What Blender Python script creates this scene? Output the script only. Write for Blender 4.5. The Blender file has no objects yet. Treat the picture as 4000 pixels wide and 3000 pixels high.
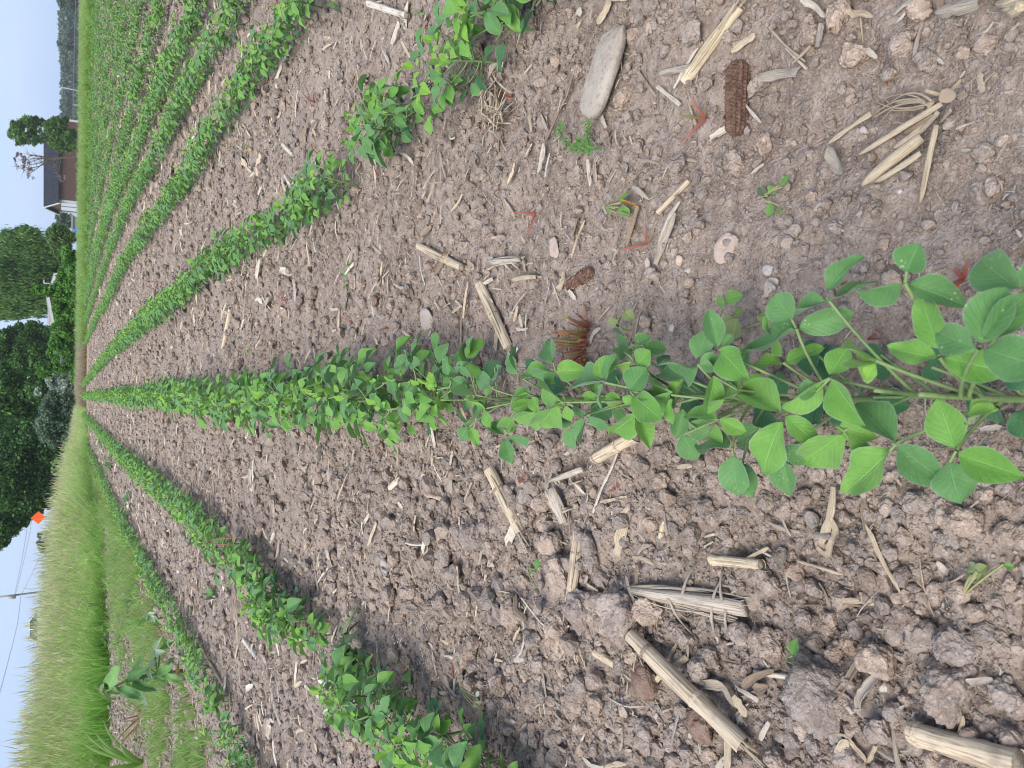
import bpy, math, random
import numpy as np
from mathutils import Vector, Matrix, Euler, noise as mnoise

random.seed(7)
RS = np.random.RandomState(7)
scene = bpy.context.scene
C = scene.collection

# ------------------------------------------------------------------ camera, sky, sun, exposure
CAM_H = 0.40
FPX = 3000.0                                   # focal length in pixels of the 4000 x 3000 photograph
TH = math.atan(1760.0 / FPX)                   # pitch below the plane of the field
PSI = math.atan(45.0 * math.cos(TH) / FPX)     # small yaw
FW = Vector((math.sin(PSI) * math.cos(TH), math.cos(PSI) * math.cos(TH), -math.sin(TH)))
RT = Vector((math.cos(PSI), -math.sin(PSI), 0.0))
UP = RT.cross(FW)
CAM = Vector((0.0, 0.0, CAM_H))
cam_d = bpy.data.cameras.new("camera")
cam = bpy.data.objects.new("camera", cam_d)
C.objects.link(cam)
m = Matrix.Identity(4)                          # the phone was held upright and the picture lies on its side
for i, ax in enumerate((-UP, RT, -FW)):
    for j in range(3):
        m[j][i] = ax[j]
m.translation = CAM
cam.matrix_world = m
cam_d.sensor_width = 36.0
cam_d.lens = 27.0
cam_d.clip_start = 0.02
cam_d.clip_end = 2000.0
cam_d.dof.use_dof = True
cam_d.dof.focus_distance = 0.80
cam_d.dof.aperture_fstop = 26.0
scene.camera = cam

SUN_EL, SUN_AZ = math.radians(55), math.radians(-140)   # azimuth measured from +Y towards +X
world = bpy.data.worlds.new("World")
scene.world = world
world.use_nodes = True
wn = world.node_tree
wn.nodes.clear()
def wnode(t, **k):
    n = wn.nodes.new(t)
    for a, b in k.items():
        setattr(n, a, b)
    return n
w_out = wnode("ShaderNodeOutputWorld")
w_bg = wnode("ShaderNodeBackground")
w_bg.inputs["Strength"].default_value = 0.12
sky = wnode("ShaderNodeTexSky", sky_type="NISHITA", sun_disc=False)
sky.sun_elevation = SUN_EL
sky.sun_rotation = SUN_AZ
sky.air_density = 1.0
sky.dust_density = 1.2
sky.ozone_density = 2.0
tc = wnode("ShaderNodeTexCoord")
mp = wnode("ShaderNodeMapping")
mp.inputs["Scale"].default_value = (1.0, 1.0, 3.2)
nz = wnode("ShaderNodeTexNoise")
nz.inputs["Scale"].default_value = 1.7
nz.inputs["Detail"].default_value = 6.0
nz.inputs["Roughness"].default_value = 0.5
rp = wnode("ShaderNodeValToRGB")
rp.color_ramp.elements[0].position = 0.34
rp.color_ramp.elements[0].color = (0.0, 0.0, 0.0, 1)
rp.color_ramp.elements[1].position = 0.66
rp.color_ramp.elements[1].color = (1.0, 1.0, 1.0, 1)
mx = wnode("ShaderNodeMixRGB")
mx.inputs[0].default_value = 0.80
cl = wnode("ShaderNodeMixRGB")                            # pale blue with soft white cloud
cl.inputs[1].default_value = (2.15, 3.25, 5.7, 1)
cl.inputs[2].default_value = (3.35, 4.1, 5.6, 1)
L = wn.links.new
L(tc.outputs["Generated"], mp.inputs["Vector"])
L(mp.outputs["Vector"], nz.inputs["Vector"])
L(nz.outputs["Fac"], rp.inputs["Fac"])
L(rp.outputs["Color"], cl.inputs[0])
L(cl.outputs["Color"], mx.inputs[2])
L(sky.outputs["Color"], mx.inputs[1])
L(mx.outputs["Color"], w_bg.inputs["Color"])
L(w_bg.outputs["Background"], w_out.inputs["Surface"])

sun_d = bpy.data.lights.new("sun", "SUN")
sun_d.energy = 3.0
sun_d.angle = math.radians(42)
sun_d.color = (1.0, 0.955, 0.90)
sun = bpy.data.objects.new("sun", sun_d)
C.objects.link(sun)
sdir = Vector((math.sin(SUN_AZ) * math.cos(SUN_EL), math.cos(SUN_AZ) * math.cos(SUN_EL), math.sin(SUN_EL)))
sun.rotation_euler = sdir.to_track_quat("Z", "Y").to_euler()
sun.location = sdir * 30

scene.view_settings.view_transform = "Standard"
scene.view_settings.look = "None"
scene.view_settings.exposure = 0.66
scene.view_settings.gamma = 1.0
scene.view_settings.use_curve_mapping = False
scene.render.engine = "CYCLES"
cy = scene.cycles
cy.pixel_filter_type = "BLACKMAN_HARRIS"
cy.filter_width = 0.95
cy.volume_bounces = 1
cy.max_bounces = 6
cy.diffuse_bounces = 2
cy.glossy_bounces = 2
cy.transmission_bounces = 3
cy.transparent_max_bounces = 8
cy.use_denoising = True
cy.caustics_reflective = False
cy.caustics_refractive = False

# ------------------------------------------------------------------ finding places in the scene
def ray(px, py):
    return FW + (1500.0 - py) / FPX * RT + (2000.0 - px) / FPX * UP
def at(px, py, z=0.0):
    d = ray(px, py)
    return CAM + d * ((z - CAM_H) / d.z)
def dep(px, py, D):
    d = ray(px, py)
    return CAM + d * (D / d.y)
def proj(P):
    q = P - CAM
    z = q.dot(FW)
    return 2000 - FPX * q.dot(UP) / z, 1500 - FPX * q.dot(RT) / z
def mpp(P):                                     # metres one photograph pixel spans at a point
    return (P - CAM).dot(FW) / FPX
def zc_to_D(zc):
    return (zc - CAM_H * math.sin(TH)) / math.cos(TH)

# ------------------------------------------------------------------ numeric noise
def _hash(ix, iy, s):
    h = (ix.astype(np.int64) * 374761393 + iy.astype(np.int64) * 668265263 + s * 974711) & 0x7FFFFFFF
    h = ((h ^ (h >> 13)) * 1274126177) & 0x7FFFFFFF
    h = (h ^ (h >> 16)) & 0xFFFF
    return h / 65535.0
def vnoise(x, y, s=0):
    ix, iy = np.floor(x), np.floor(y)
    fx, fy = x - ix, y - iy
    fx = fx * fx * (3 - 2 * fx)
    fy = fy * fy * (3 - 2 * fy)
    a, b = _hash(ix, iy, s), _hash(ix + 1, iy, s)
    c, d = _hash(ix, iy + 1, s), _hash(ix + 1, iy + 1, s)
    return (a + (b - a) * fx) * (1 - fy) + (c + (d - c) * fx) * fy
def fbm(x, y, s=0, o=4):
    t, a, n = 0.0, 0.5, 0.0
    for k in range(o):
        t = t + a * vnoise(x * 2 ** k, y * 2 ** k, s + k * 17)
        n += a
        a *= 0.5
    return t / n
def lumps(x, y, s=0):                           # rounded lumps with sharp gaps between them
    ix, iy = np.floor(x), np.floor(y)
    best = np.full(np.shape(x), 9.0)
    hh = np.zeros(np.shape(x))
    for dx in (-1, 0, 1):
        for dy in (-1, 0, 1):
            cx, cy_ = ix + dx, iy + dy
            px = cx + 0.15 + 0.7 * _hash(cx, cy_, s)
            py = cy_ + 0.15 + 0.7 * _hash(cx, cy_, s + 5)
            d = (x - px) ** 2 + (y - py) ** 2
            w = d < best
            best = np.where(w, d, best)
            hh = np.where(w, _hash(cx, cy_, s + 9), hh)
    return np.sqrt(np.clip(1.0 - best * 1.5, 0.0, 1.0)) * (0.35 + 0.65 * hh)
def sstep(a, b, x):
    t = np.clip((x - a) / (b - a), 0, 1)
    return t * t * (3 - 2 * t)

# ------------------------------------------------------------------ the lie of the land
def edge_y(x):                                  # where the bean field ends
    x = np.asarray(x, float)
    return np.where(x > 0, np.maximum(16.3 - 0.91 * x, 6.5), 16.3 + 0 * x)
def verge_y(x):                                 # front of the tall grass beyond the outer row
    return np.interp(x, [-14, -6, -3.3, -1.94, -1.65, -1.32, -1.13, -1.0, -0.6, 0], [7.0, 7.5, 8.0, 8.7, 9.0, 9.6, 12.0, 13.4, 15.4, 16.3])
def gz(x, y, fine=True):
    x = np.asarray(x, float)
    y = np.asarray(y, float)
    s = np.maximum(0, y - edge_y(x) - 1.0)
    s = np.where(x < 0, np.maximum(0, y - 15.0), s)
    z = -0.016 * s * np.clip(s / 6.0, 0, 1)
    dist = np.sqrt(x * x + y * y)
    near = 1 - sstep(6, 14, dist)
    cloddy = np.clip(sstep(0.02, -0.10, x) + sstep(0.20, 0.32, x) * 0.7, 0, 1)
    z = z + near * 0.022 * (fbm(x * 5, y * 5, 3, 3) - 0.5) + near * 0.012 * (fbm(x * 22, y * 22, 41, 2) - 0.5)
    if fine:
        vn = 1 - sstep(1.5, 4, dist)
        z = z + vn * (0.003 + 0.010 * cloddy) * lumps(x * 26, y * 26, 11)
        z = z + vn * 0.0055 * lumps(x * 78, y * 78, 23) + vn * 0.0030 * lumps(x * 135, y * 135, 31)
    z = z + 0.012 * np.exp(-((x / 0.10) ** 2)) * near      # slight ridge under the middle row
    return z
def gz1(x, y):
    return float(gz(np.array([x]), np.array([y]))[0])

# ------------------------------------------------------------------ mesh building
class MB:
    def __init__(self):
        self.V, self.F, self.T, self.M, self.n = [], [], [], [], 0
    def add(self, v, f, uv=None, mi=0):
        b = self.n
        self.V.extend(v)
        self.T.extend(uv if uv is not None else [(0.5, 0.5)] * len(v))
        for q in f:
            self.F.append([i + b for i in q])
            self.M.append(mi)
        self.n += len(v)
    def tube(self, path, rad, seg=6, cap=True, mi=0, rough=0.0, sq=1.0, seed=0):
        path = [Vector(p) for p in path]
        n = len(path)
        if not hasattr(rad, "__len__"):
            rad = [rad] * n
        v, f, uv = [], [], []
        t0 = (path[1] - path[0]).normalized()
        a = t0.orthogonal().normalized()
        for i, p in enumerate(path):
            t = (path[min(i + 1, n - 1)] - path[max(i - 1, 0)]).normalized()
            a = (a - t * a.dot(t)).normalized()
            b = t.cross(a)
            for k in range(seg):
                an = 2 * math.pi * k / seg
                r = rad[i]
                if rough:
                    r *= 1 + rough * (mnoise.noise(Vector((k * 1.7 + seed, i * 0.35, seed * 0.7))))
                v.append(p + a * (math.cos(an) * r) + b * (math.sin(an) * r * sq))
                uv.append((k / seg, i / max(1, n - 1)))
        for i in range(n - 1):
            for k in range(seg):
                f.append((i * seg + k, i * seg + (k + 1) % seg, (i + 1) * seg + (k + 1) % seg, (i + 1) * seg + k))
        if cap:
            f.append(tuple(range(seg))[::-1])
            f.append(tuple(range((n - 1) * seg, n * seg)))
        self.add(v, f, uv, mi)
    def ribbon(self, path, wid, up=(0, 0, 1), cup=0.0, across=3, mi=0, thick=0.0):
        path = [Vector(p) for p in path]
        n = len(path)
        if not hasattr(wid, "__len__"):
            wid = [wid] * n
        v, f, uv = [], [], []
        up = Vector(up)
        for i, p in enumerate(path):
            t = (path[min(i + 1, n - 1)] - path[max(i - 1, 0)])
            t = t.normalized() if t.length > 1e-9 else Vector((0, 1, 0))
            s = t.cross(up)
            s = s.normalized() if s.length > 1e-6 else t.orthogonal().normalized()
            nn = s.cross(t)
            for k in range(across):
                q = k / (across - 1) * 2 - 1
                v.append(p + s * (q * wid[i] * 0.5) - nn * (cup * wid[i] * (q * q)))
                uv.append((k / (across - 1), i / max(1, n - 1)))
        for i in range(n - 1):
            for k in range(across - 1):
                a = i * across + k
                f.append((a, a + 1, a + across + 1, a + across))
        if thick:
            m0 = len(v)
            v += [q - up * thick for q in v[:m0]]
            uv += uv[:m0]
            f += [tuple(j + m0 for j in q[::-1]) for q in f[:]]
            for i in range(n - 1):
                for k in (0, across - 1):
                    a, b = i * across + k, (i + 1) * across + k
                    f.append((a, b, b + m0, a + m0) if k == 0 else (b, a, a + m0, b + m0))
            for i in (0, n - 1):
                for k in range(across - 1):
                    a = i * across + k
                    f.append((a + 1, a, a + m0, a + 1 + m0) if i == 0 else (a, a + 1, a + 1 + m0, a + m0))
        self.add(v, f, uv, mi)
    def box(self, lo, hi, mi=0):
        x0, y0, z0 = lo
        x1, y1, z1 = hi
        v = [Vector(p) for p in ((x0, y0, z0), (x1, y0, z0), (x1, y1, z0), (x0, y1, z0), (x0, y0, z1), (x1, y0, z1), (x1, y1, z1), (x0, y1, z1))]
        f = [(0, 3, 2, 1), (4, 5, 6, 7), (0, 1, 5, 4), (1, 2, 6, 5), (2, 3, 7, 6), (3, 0, 4, 7)]
        self.add(v, f, None, mi)
    def mesh(self, name, mats, smooth=True):
        me = bpy.data.meshes.new(name)
        me.from_pydata([tuple(p) for p in self.V], [], self.F)
        if not isinstance(mats, (list, tuple)):
            mats = [mats]
        for q in mats:
            me.materials.append(q)
        if len(mats) > 1:
            me.polygons.foreach_set("material_index", self.M)
        uvl = me.uv_layers.new(name="UVMap")
        li = np.zeros(len(me.loops), dtype=np.int32)
        me.loops.foreach_get("vertex_index", li)
        uvl.data.foreach_set("uv", np.array(self.T, dtype=np.float32)[li].ravel())
        if smooth:
            me.polygons.foreach_set("use_smooth", [True] * len(me.polygons))
        me.update()
        return me
    def build(self, name, mats, parent=None, smooth=True):
        return link(name, self.mesh(name, mats, smooth), parent)

def link(name, data, parent=None, M=None):
    o = bpy.data.objects.new(name, data)
    C.objects.link(o)
    if parent is not None:
        o.parent = parent
        if M is None:
            M = Matrix.Identity(4)
        o.matrix_basis = Matrix.Translation(-parent.location) @ M      # things here stand unrotated
    elif M is not None:
        o.matrix_basis = M
    return o
def tag(o, label=None, cat=None, group=None, kind=None):
    if label:
        o["label"] = label
    if cat:
        o["category"] = cat
    if group:
        o["group"] = group
    if kind:
        o["kind"] = kind
    return o
def empty(name, loc, label, cat, group=None):
    o = bpy.data.objects.new(name, None)
    o.empty_display_size = 0.02
    o.location = Vector(loc)
    C.objects.link(o)
    return tag(o, label, cat, group)
def frame(P0, Y, N, sx, sy, sz):                 # matrix with given Y axis and normal
    Y = Vector(Y).normalized()
    N = Vector(N)
    N = N - Y * N.dot(Y)
    N = N.normalized() if N.length > 1e-6 else Y.orthogonal().normalized()
    X = Y.cross(N)
    M = Matrix.Identity(4)
    for j in range(3):
        M[j][0], M[j][1], M[j][2], M[j][3] = X[j] * sx, Y[j] * sy, N[j] * sz, P0[j]
    return M
def bez(p0, p1, p2, n):
    return [p0 * ((1 - t) ** 2) + p1 * (2 * t * (1 - t)) + p2 * (t * t) for t in [i / n for i in range(n + 1)]]

def scatter(name, P, Rt, S, idx, meshes, label, cat, kind="stuff"):   # many small alike pieces as ONE object of stuff
    col = bpy.data.collections.new(name + "_kinds")
    for i, me in enumerate(meshes):
        col.objects.link(bpy.data.objects.new("%s_kind_%02d" % (name, i), me))
    me = bpy.data.meshes.new(name)
    n = len(P)
    me.vertices.add(n)
    me.vertices.foreach_set("co", np.asarray(P, np.float32).ravel())
    a = me.attributes.new("rot", "FLOAT_VECTOR", "POINT")
    a.data.foreach_set("vector", np.asarray(Rt, np.float32).ravel())
    a = me.attributes.new("scl", "FLOAT_VECTOR", "POINT")
    S = np.asarray(S, np.float32)
    if S.ndim == 1:
        S = np.repeat(S[:, None], 3, 1)
    a.data.foreach_set("vector", S.ravel())
    a = me.attributes.new("kind_index", "INT", "POINT")
    a.data.foreach_set("value", np.asarray(idx, np.int32))
    me.update()
    o = link(name, me)
    ng = bpy.data.node_groups.new(name + "_nodes", "GeometryNodeTree")
    ng.interface.new_socket("Geometry", in_out="INPUT", socket_type="NodeSocketGeometry")
    ng.interface.new_socket("Geometry", in_out="OUTPUT", socket_type="NodeSocketGeometry")
    gi, go = ng.nodes.new("NodeGroupInput"), ng.nodes.new("NodeGroupOutput")
    ip = ng.nodes.new("GeometryNodeInstanceOnPoints")
    ci = ng.nodes.new("GeometryNodeCollectionInfo")
    ci.inputs["Collection"].default_value = col
    ci.inputs["Separate Children"].default_value = True
    ci.inputs["Reset Children"].default_value = True
    def na(nm, t):
        q = ng.nodes.new("GeometryNodeInputNamedAttribute")
        q.data_type = t
        q.inputs["Name"].default_value = nm
        return q
    r, s, k = na("rot", "FLOAT_VECTOR"), na("scl", "FLOAT_VECTOR"), na("kind_index", "INT")
    e2r = ng.nodes.new("FunctionNodeEulerToRotation")
    ip.inputs["Pick Instance"].default_value = True
    K = ng.links.new
    K(gi.outputs[0], ip.inputs["Points"])
    K(ci.outputs[0], ip.inputs["Instance"])
    K(r.outputs["Attribute"], e2r.inputs[0])
    K(e2r.outputs[0], ip.inputs["Rotation"])
    K(s.outputs["Attribute"], ip.inputs["Scale"])
    K(k.outputs["Attribute"], ip.inputs["Instance Index"])
    K(ip.outputs[0], go.inputs[0])
    md = o.modifiers.new("scatter", "NODES")
    md.node_group = ng
    return tag(o, label, cat, None, kind)
# ------------------------------------------------------------------ materials
class NT:
    def __init__(self, name):
        self.m = bpy.data.materials.new(name)
        self.m.use_nodes = True
        self.t = self.m.node_tree
        self.t.nodes.clear()
        self.out = self.t.nodes.new("ShaderNodeOutputMaterial")
        self.b = self.t.nodes.new("ShaderNodeBsdfPrincipled")
        self.b.inputs["Specular IOR Level"].default_value = 0.25
        self.b.inputs["Roughness"].default_value = 0.85
        self.l(self.b.outputs[0], self.out.inputs["Surface"])
    def l(self, a, b):
        self.t.links.new(a, b)
    def n(self, t, **k):
        q = self.t.nodes.new(t)
        for a, b in k.items():
            setattr(q, a, b)
        return q
    def val(self, sock, v):
        if hasattr(v, "is_linked") or hasattr(v, "links"):
            self.l(v, sock)
        else:
            sock.default_value = v
    def math(self, op, a, b=0.0, clamp=False):
        q = self.n("ShaderNodeMath", operation=op, use_clamp=clamp)
        self.val(q.inputs[0], a)
        self.val(q.inputs[1], b)
        return q.outputs[0]
    def mix(self, f, a, b, mode="MIX"):
        q = self.n("ShaderNodeMixRGB", blend_type=mode)
        self.val(q.inputs[0], f)
        for i, c in ((1, a), (2, b)):
            if isinstance(c, tuple):
                q.inputs[i].default_value = c if len(c) == 4 else c + (1,)
            else:
                self.l(c, q.inputs[i])
        return q.outputs[0]
    def noise(self, scale, detail=3, vec=None, rough=0.55):
        q = self.n("ShaderNodeTexNoise")
        q.inputs["Scale"].default_value = scale
        q.inputs["Detail"].default_value = detail
        q.inputs["Roughness"].default_value = rough
        if vec is not None:
            self.l(vec, q.inputs["Vector"])
        return q.outputs["Fac"]
    def pos(self):
        return self.n("ShaderNodeNewGeometry").outputs["Position"]
    def ramp(self, f, a, b):
        q = self.n("ShaderNodeMapRange", interpolation_type="SMOOTHSTEP")
        self.l(f, q.inputs[0])
        q.inputs[1].default_value = a
        q.inputs[2].default_value = b
        return q.outputs[0]
    def rnd(self):
        return self.n("ShaderNodeObjectInfo").outputs["Random"]
    def attr(self, nm):
        return self.n("ShaderNodeAttribute", attribute_name=nm).outputs["Fac"]
    def col(self, c):
        self.val(self.b.inputs["Base Color"], c if not isinstance(c, tuple) else (c + (1,) if len(c) == 3 else c))
    def bump(self, h, dist, strength=1.0):
        q = self.n("ShaderNodeBump")
        q.inputs["Strength"].default_value = strength
        q.inputs["Distance"].default_value = dist
        self.l(h, q.inputs["Height"])
        self.l(q.outputs[0], self.b.inputs["Normal"])
    def hsv(self, c, h=0.5, s=1.0, v=1.0):
        q = self.n("ShaderNodeHueSaturation")
        self.val(q.inputs["Hue"], h)
        self.val(q.inputs["Saturation"], s)
        self.val(q.inputs["Value"], v)
        self.l(c, q.inputs["Color"])
        return q.outputs[0]

SOIL_A, SOIL_B, SOIL_C = (0.278, 0.214, 0.170), (0.168, 0.124, 0.096), (0.43, 0.350, 0.290)
def soil_colour(t, objrnd=False):
    p = t.pos()
    n1 = t.ramp(t.noise(9, 4, p), 0.35, 0.68)
    n2 = t.ramp(t.noise(95, 4, p), 0.35, 0.70)
    n3 = t.ramp(t.noise(420, 3, p), 0.52, 0.72)
    n0 = t.ramp(t.noise(2.6, 5, p, 0.65), 0.40, 0.66)
    c = t.mix(n1, SOIL_A, SOIL_B)
    c = t.mix(t.math("MULTIPLY", n0, 0.45), c, (0.345, 0.275, 0.224))
    c = t.mix(t.math("MULTIPLY", n2, 0.65), c, SOIL_C)
    c = t.mix(t.math("MULTIPLY", n3, 0.5), c, (0.52, 0.44, 0.37))
    if objrnd:
        r = t.rnd()
        c = t.hsv(c, 0.5, t.math("ADD", t.math("MULTIPLY", r, 0.3), 0.82), t.math("ADD", t.math("MULTIPLY", r, 0.30), 0.88))
    return c, p
def soil_bump(t, p):
    a = t.noise(260, 5, p, 0.65)
    vo = t.n("ShaderNodeTexVoronoi")
    vo.inputs["Scale"].default_value = 330.0
    t.l(p, vo.inputs["Vector"])
    vo2 = t.n("ShaderNodeTexVoronoi")
    vo2.inputs["Scale"].default_value = 800.0
    t.l(p, vo2.inputs["Vector"])
    g = t.math("ADD", t.math("MULTIPLY", vo.outputs["Distance"], -0.35), t.math("MULTIPLY", vo2.outputs["Distance"], -0.15))
    t.bump(t.math("ADD", a, g), 0.0042, 0.85)
def m_ground():
    t = NT("field_soil")
    c, p = soil_colour(t)
    v = t.attr("verge")
    g = t.mix(t.ramp(t.noise(3.0, 5, p), 0.35, 0.65), (0.085, 0.13, 0.035), (0.20, 0.17, 0.085))
    c = t.mix(v, c, g)
    c = t.mix(t.attr("tan_strip"), c, t.mix(t.ramp(t.noise(2.0, 4, p), 0.35, 0.65), (0.33, 0.19, 0.10), (0.40, 0.27, 0.15)))
    t.col(c)
    t.b.inputs["Roughness"].default_value = 0.95
    t.b.inputs["Specular IOR Level"].default_value = 0.1
    soil_bump(t, p)
    return t.m
def m_soil(name="clod_soil", pale=1.0):
    t = NT(name)
    c, p = soil_colour(t, True)
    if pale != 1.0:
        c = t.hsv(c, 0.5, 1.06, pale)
    t.col(c)
    t.b.inputs["Roughness"].default_value = 0.95
    t.b.inputs["Specular IOR Level"].default_value = 0.1
    soil_bump(t, p)
    return t.m
def m_leaf(name, c1, c2, spots=0.0, trans=0.25, veins=True):
    t = NT(name)
    uv = t.n("ShaderNodeUVMap").outputs[0]
    sp = t.n("ShaderNodeSeparateXYZ")
    t.l(uv, sp.inputs[0])
    au = t.math("ABSOLUTE", t.math("SUBTRACT", sp.outputs[0], 0.5))
    r = t.rnd()
    c = t.mix(r, c1, c2)
    p = t.pos()
    c = t.mix(t.math("MULTIPLY", t.ramp(t.noise(120, 3, p), 0.35, 0.7), 0.35), c, tuple(q * 0.72 for q in c1))
    if veins:
        mid = t.math("SUBTRACT", 1.0, t.ramp(au, 0.008, 0.030))
        ph = t.math("FRACT", t.math("MULTIPLY", t.math("SUBTRACT", sp.outputs[1], t.math("MULTIPLY", au, 0.75)), 7.0))
        sv = t.math("SUBTRACT", 1.0, t.ramp(t.math("ABSOLUTE", t.math("SUBTRACT", ph, 0.5)), 0.02, 0.11))
        vein = t.math("MAXIMUM", mid, t.math("MULTIPLY", sv, 0.40))
        c = t.mix(t.math("MULTIPLY", vein, 0.65), c, tuple(min(1, q * 1.7 + 0.03) for q in c1))
        t.bump(t.math("ADD", t.math("MULTIPLY", t.noise(260, 3, p), 0.9), t.math("SUBTRACT", 1.0, vein)), 0.0009, 0.6)
        rim = t.ramp(au, 0.45, 0.495)
        c = t.mix(t.math("MULTIPLY", rim, 0.55), c, tuple(q * 0.5 + 0.22 for q in c1))
    if spots:
        vo = t.n("ShaderNodeTexVoronoi")
        vo.inputs["Scale"].default_value = 560.0
        t.l(p, vo.inputs["Vector"])
        dots = t.math("SUBTRACT", 1.0, t.ramp(t.math("ADD", vo.outputs["Distance"], t.math("MULTIPLY", t.noise(900, 2, p), 0.25)), 0.20, 0.42))
        where = t.ramp(t.noise(75, 4, p, 0.7), 0.53, 0.63)
        f = t.math("MULTIPLY", t.math("MULTIPLY", dots, where), spots)
        c = t.mix(f, c, (0.52, 0.58, 0.36))
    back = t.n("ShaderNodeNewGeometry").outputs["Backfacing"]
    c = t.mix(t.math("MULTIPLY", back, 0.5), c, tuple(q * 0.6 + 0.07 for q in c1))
    t.col(c)
    t.b.inputs["Roughness"].default_value = 0.55
    t.b.inputs["Specular IOR Level"].default_value = 0.28
    t.b.inputs["Sheen Weight"].default_value = 0.22
    t.b.inputs["Sheen Roughness"].default_value = 0.4
    if trans:
        tr = t.n("ShaderNodeBsdfTranslucent")
        t.l(t.hsv(c, 0.48, 1.15, 1.5), tr.inputs["Color"])
        ms = t.n("ShaderNodeMixShader")
        ms.inputs[0].default_value = trans
        t.l(t.b.outputs[0], ms.inputs[1])
        t.l(tr.outputs[0], ms.inputs[2])
        t.l(ms.outputs[0], t.out.inputs["Surface"])
    return t.m
def m_straw(name, c1, c2, dark, streak=26.0):
    t = NT(name)
    uv = t.n("ShaderNodeUVMap").outputs[0]
    mpn = t.n("ShaderNodeMapping")
    t.l(uv, mpn.inputs["Vector"])
    mpn.inputs["Scale"].default_value = (streak, 2.2, 1)
    r = t.rnd()
    cmb = t.n("ShaderNodeCombineXYZ")
    t.l(t.math("MULTIPLY", r, 37.0), cmb.inputs[0])
    t.l(cmb.outputs[0], mpn.inputs["Location"])
    s = t.noise(1.0, 4, mpn.outputs[0], 0.6)
    c = t.mix(r, c1, c2)
    c = t.mix(t.ramp(s, 0.46, 0.66), c, dark)
    p = t.pos()
    blot = t.ramp(t.noise(70, 4, p), 0.52, 0.75)
    c = t.mix(t.math("MULTIPLY", blot, 0.5), c, (0.24, 0.19, 0.15))
    t.col(c)
    t.b.inputs["Roughness"].default_value = 0.7
    t.bump(s, 0.0012, 0.8)
    return t.m
def m_plain(name, c1, c2=None, scale=40.0, rough=0.85, bump=0.0, spec=0.25):
    t = NT(name)
    p = t.pos()
    if c2:
        t.col(t.mix(t.ramp(t.noise(scale, 4, p), 0.35, 0.65), c1, c2))
    else:
        t.col(c1)
    t.b.inputs["Roughness"].default_value = rough
    t.b.inputs["Specular IOR Level"].default_value = spec
    if bump:
        t.bump(t.noise(scale * 4, 5, p, 0.6), bump, 0.8)
    return t.m
def m_foliage(name, c1, c2, trans=0.25):
    t = NT(name)
    c = t.mix(t.attr("tone"), c1, c2)
    t.col(c)
    t.b.inputs["Roughness"].default_value = 0.6
    tr = t.n("ShaderNodeBsdfTranslucent")
    t.l(t.hsv(c, 0.48, 1.1, 1.4), tr.inputs["Color"])
    ms = t.n("ShaderNodeMixShader")
    ms.inputs[0].default_value = trans
    t.l(t.b.outputs[0], ms.inputs[1])
    t.l(tr.outputs[0], ms.inputs[2])
    t.l(ms.outputs[0], t.out.inputs["Surface"])
    return t.m
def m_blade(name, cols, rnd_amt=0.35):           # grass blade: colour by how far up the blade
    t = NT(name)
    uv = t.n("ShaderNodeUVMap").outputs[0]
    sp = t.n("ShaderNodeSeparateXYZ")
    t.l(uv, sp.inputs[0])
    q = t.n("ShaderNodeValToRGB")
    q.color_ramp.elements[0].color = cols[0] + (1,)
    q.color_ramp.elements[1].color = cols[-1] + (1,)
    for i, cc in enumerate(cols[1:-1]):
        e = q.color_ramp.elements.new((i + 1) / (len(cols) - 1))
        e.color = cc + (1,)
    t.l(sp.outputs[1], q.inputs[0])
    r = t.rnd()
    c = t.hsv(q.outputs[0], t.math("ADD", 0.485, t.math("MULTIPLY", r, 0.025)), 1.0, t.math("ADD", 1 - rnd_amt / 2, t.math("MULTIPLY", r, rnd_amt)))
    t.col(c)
    t.b.inputs["Roughness"].default_value = 0.6
    tr = t.n("ShaderNodeBsdfTranslucent")
    t.l(c, tr.inputs["Color"])
    ms = t.n("ShaderNodeMixShader")
    ms.inputs[0].default_value = 0.45
    t.l(t.b.outputs[0], ms.inputs[1])
    t.l(tr.outputs[0], ms.inputs[2])
    t.l(ms.outputs[0], t.out.inputs["Surface"])
    return t.m

M_GROUND = m_ground()
M_SOIL = m_soil()
M_CLOD_BRIGHT = m_soil("brightened_clod_soil", 1.18)  # soil copy brightened in its colour, because large clods render darker than crumbs
LEAF = [m_leaf("bean_leaf_old", (0.095, 0.230, 0.066), (0.135, 0.285, 0.095), 0.85),
        m_leaf("bean_leaf_mid", (0.128, 0.300, 0.052), (0.185, 0.370, 0.075), 0.4),
        m_leaf("bean_leaf_young", (0.190, 0.395, 0.048), (0.245, 0.430, 0.070), 0.0)]
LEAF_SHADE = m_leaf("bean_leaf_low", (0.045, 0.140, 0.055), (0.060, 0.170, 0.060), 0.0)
M_STEM = m_plain("bean_stem", (0.15, 0.235, 0.075), (0.20, 0.27, 0.115), 300, 0.6)
M_STRAW = m_straw("corn_straw", (0.62, 0.50, 0.34), (0.54, 0.44, 0.32), (0.30, 0.21, 0.13))
M_STRAW_Y = m_straw("corn_straw_yellow", (0.64, 0.52, 0.33), (0.60, 0.50, 0.36), (0.36, 0.26, 0.15))
M_STRAW_G = m_straw("corn_straw_grey", (0.50, 0.43, 0.34), (0.42, 0.36, 0.29), (0.22, 0.17, 0.13))
M_STRAW_W = m_straw("corn_straw_white", (0.70, 0.62, 0.50), (0.58, 0.51, 0.42), (0.33, 0.26, 0.20))
M_STRAW_B = m_straw("corn_straw_brown", (0.34, 0.25, 0.17), (0.28, 0.21, 0.15), (0.17, 0.12, 0.08))
M_PITH = m_plain("corn_pith", (0.62, 0.54, 0.42), (0.40, 0.31, 0.21), 900, 0.9, 0.002)
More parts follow.
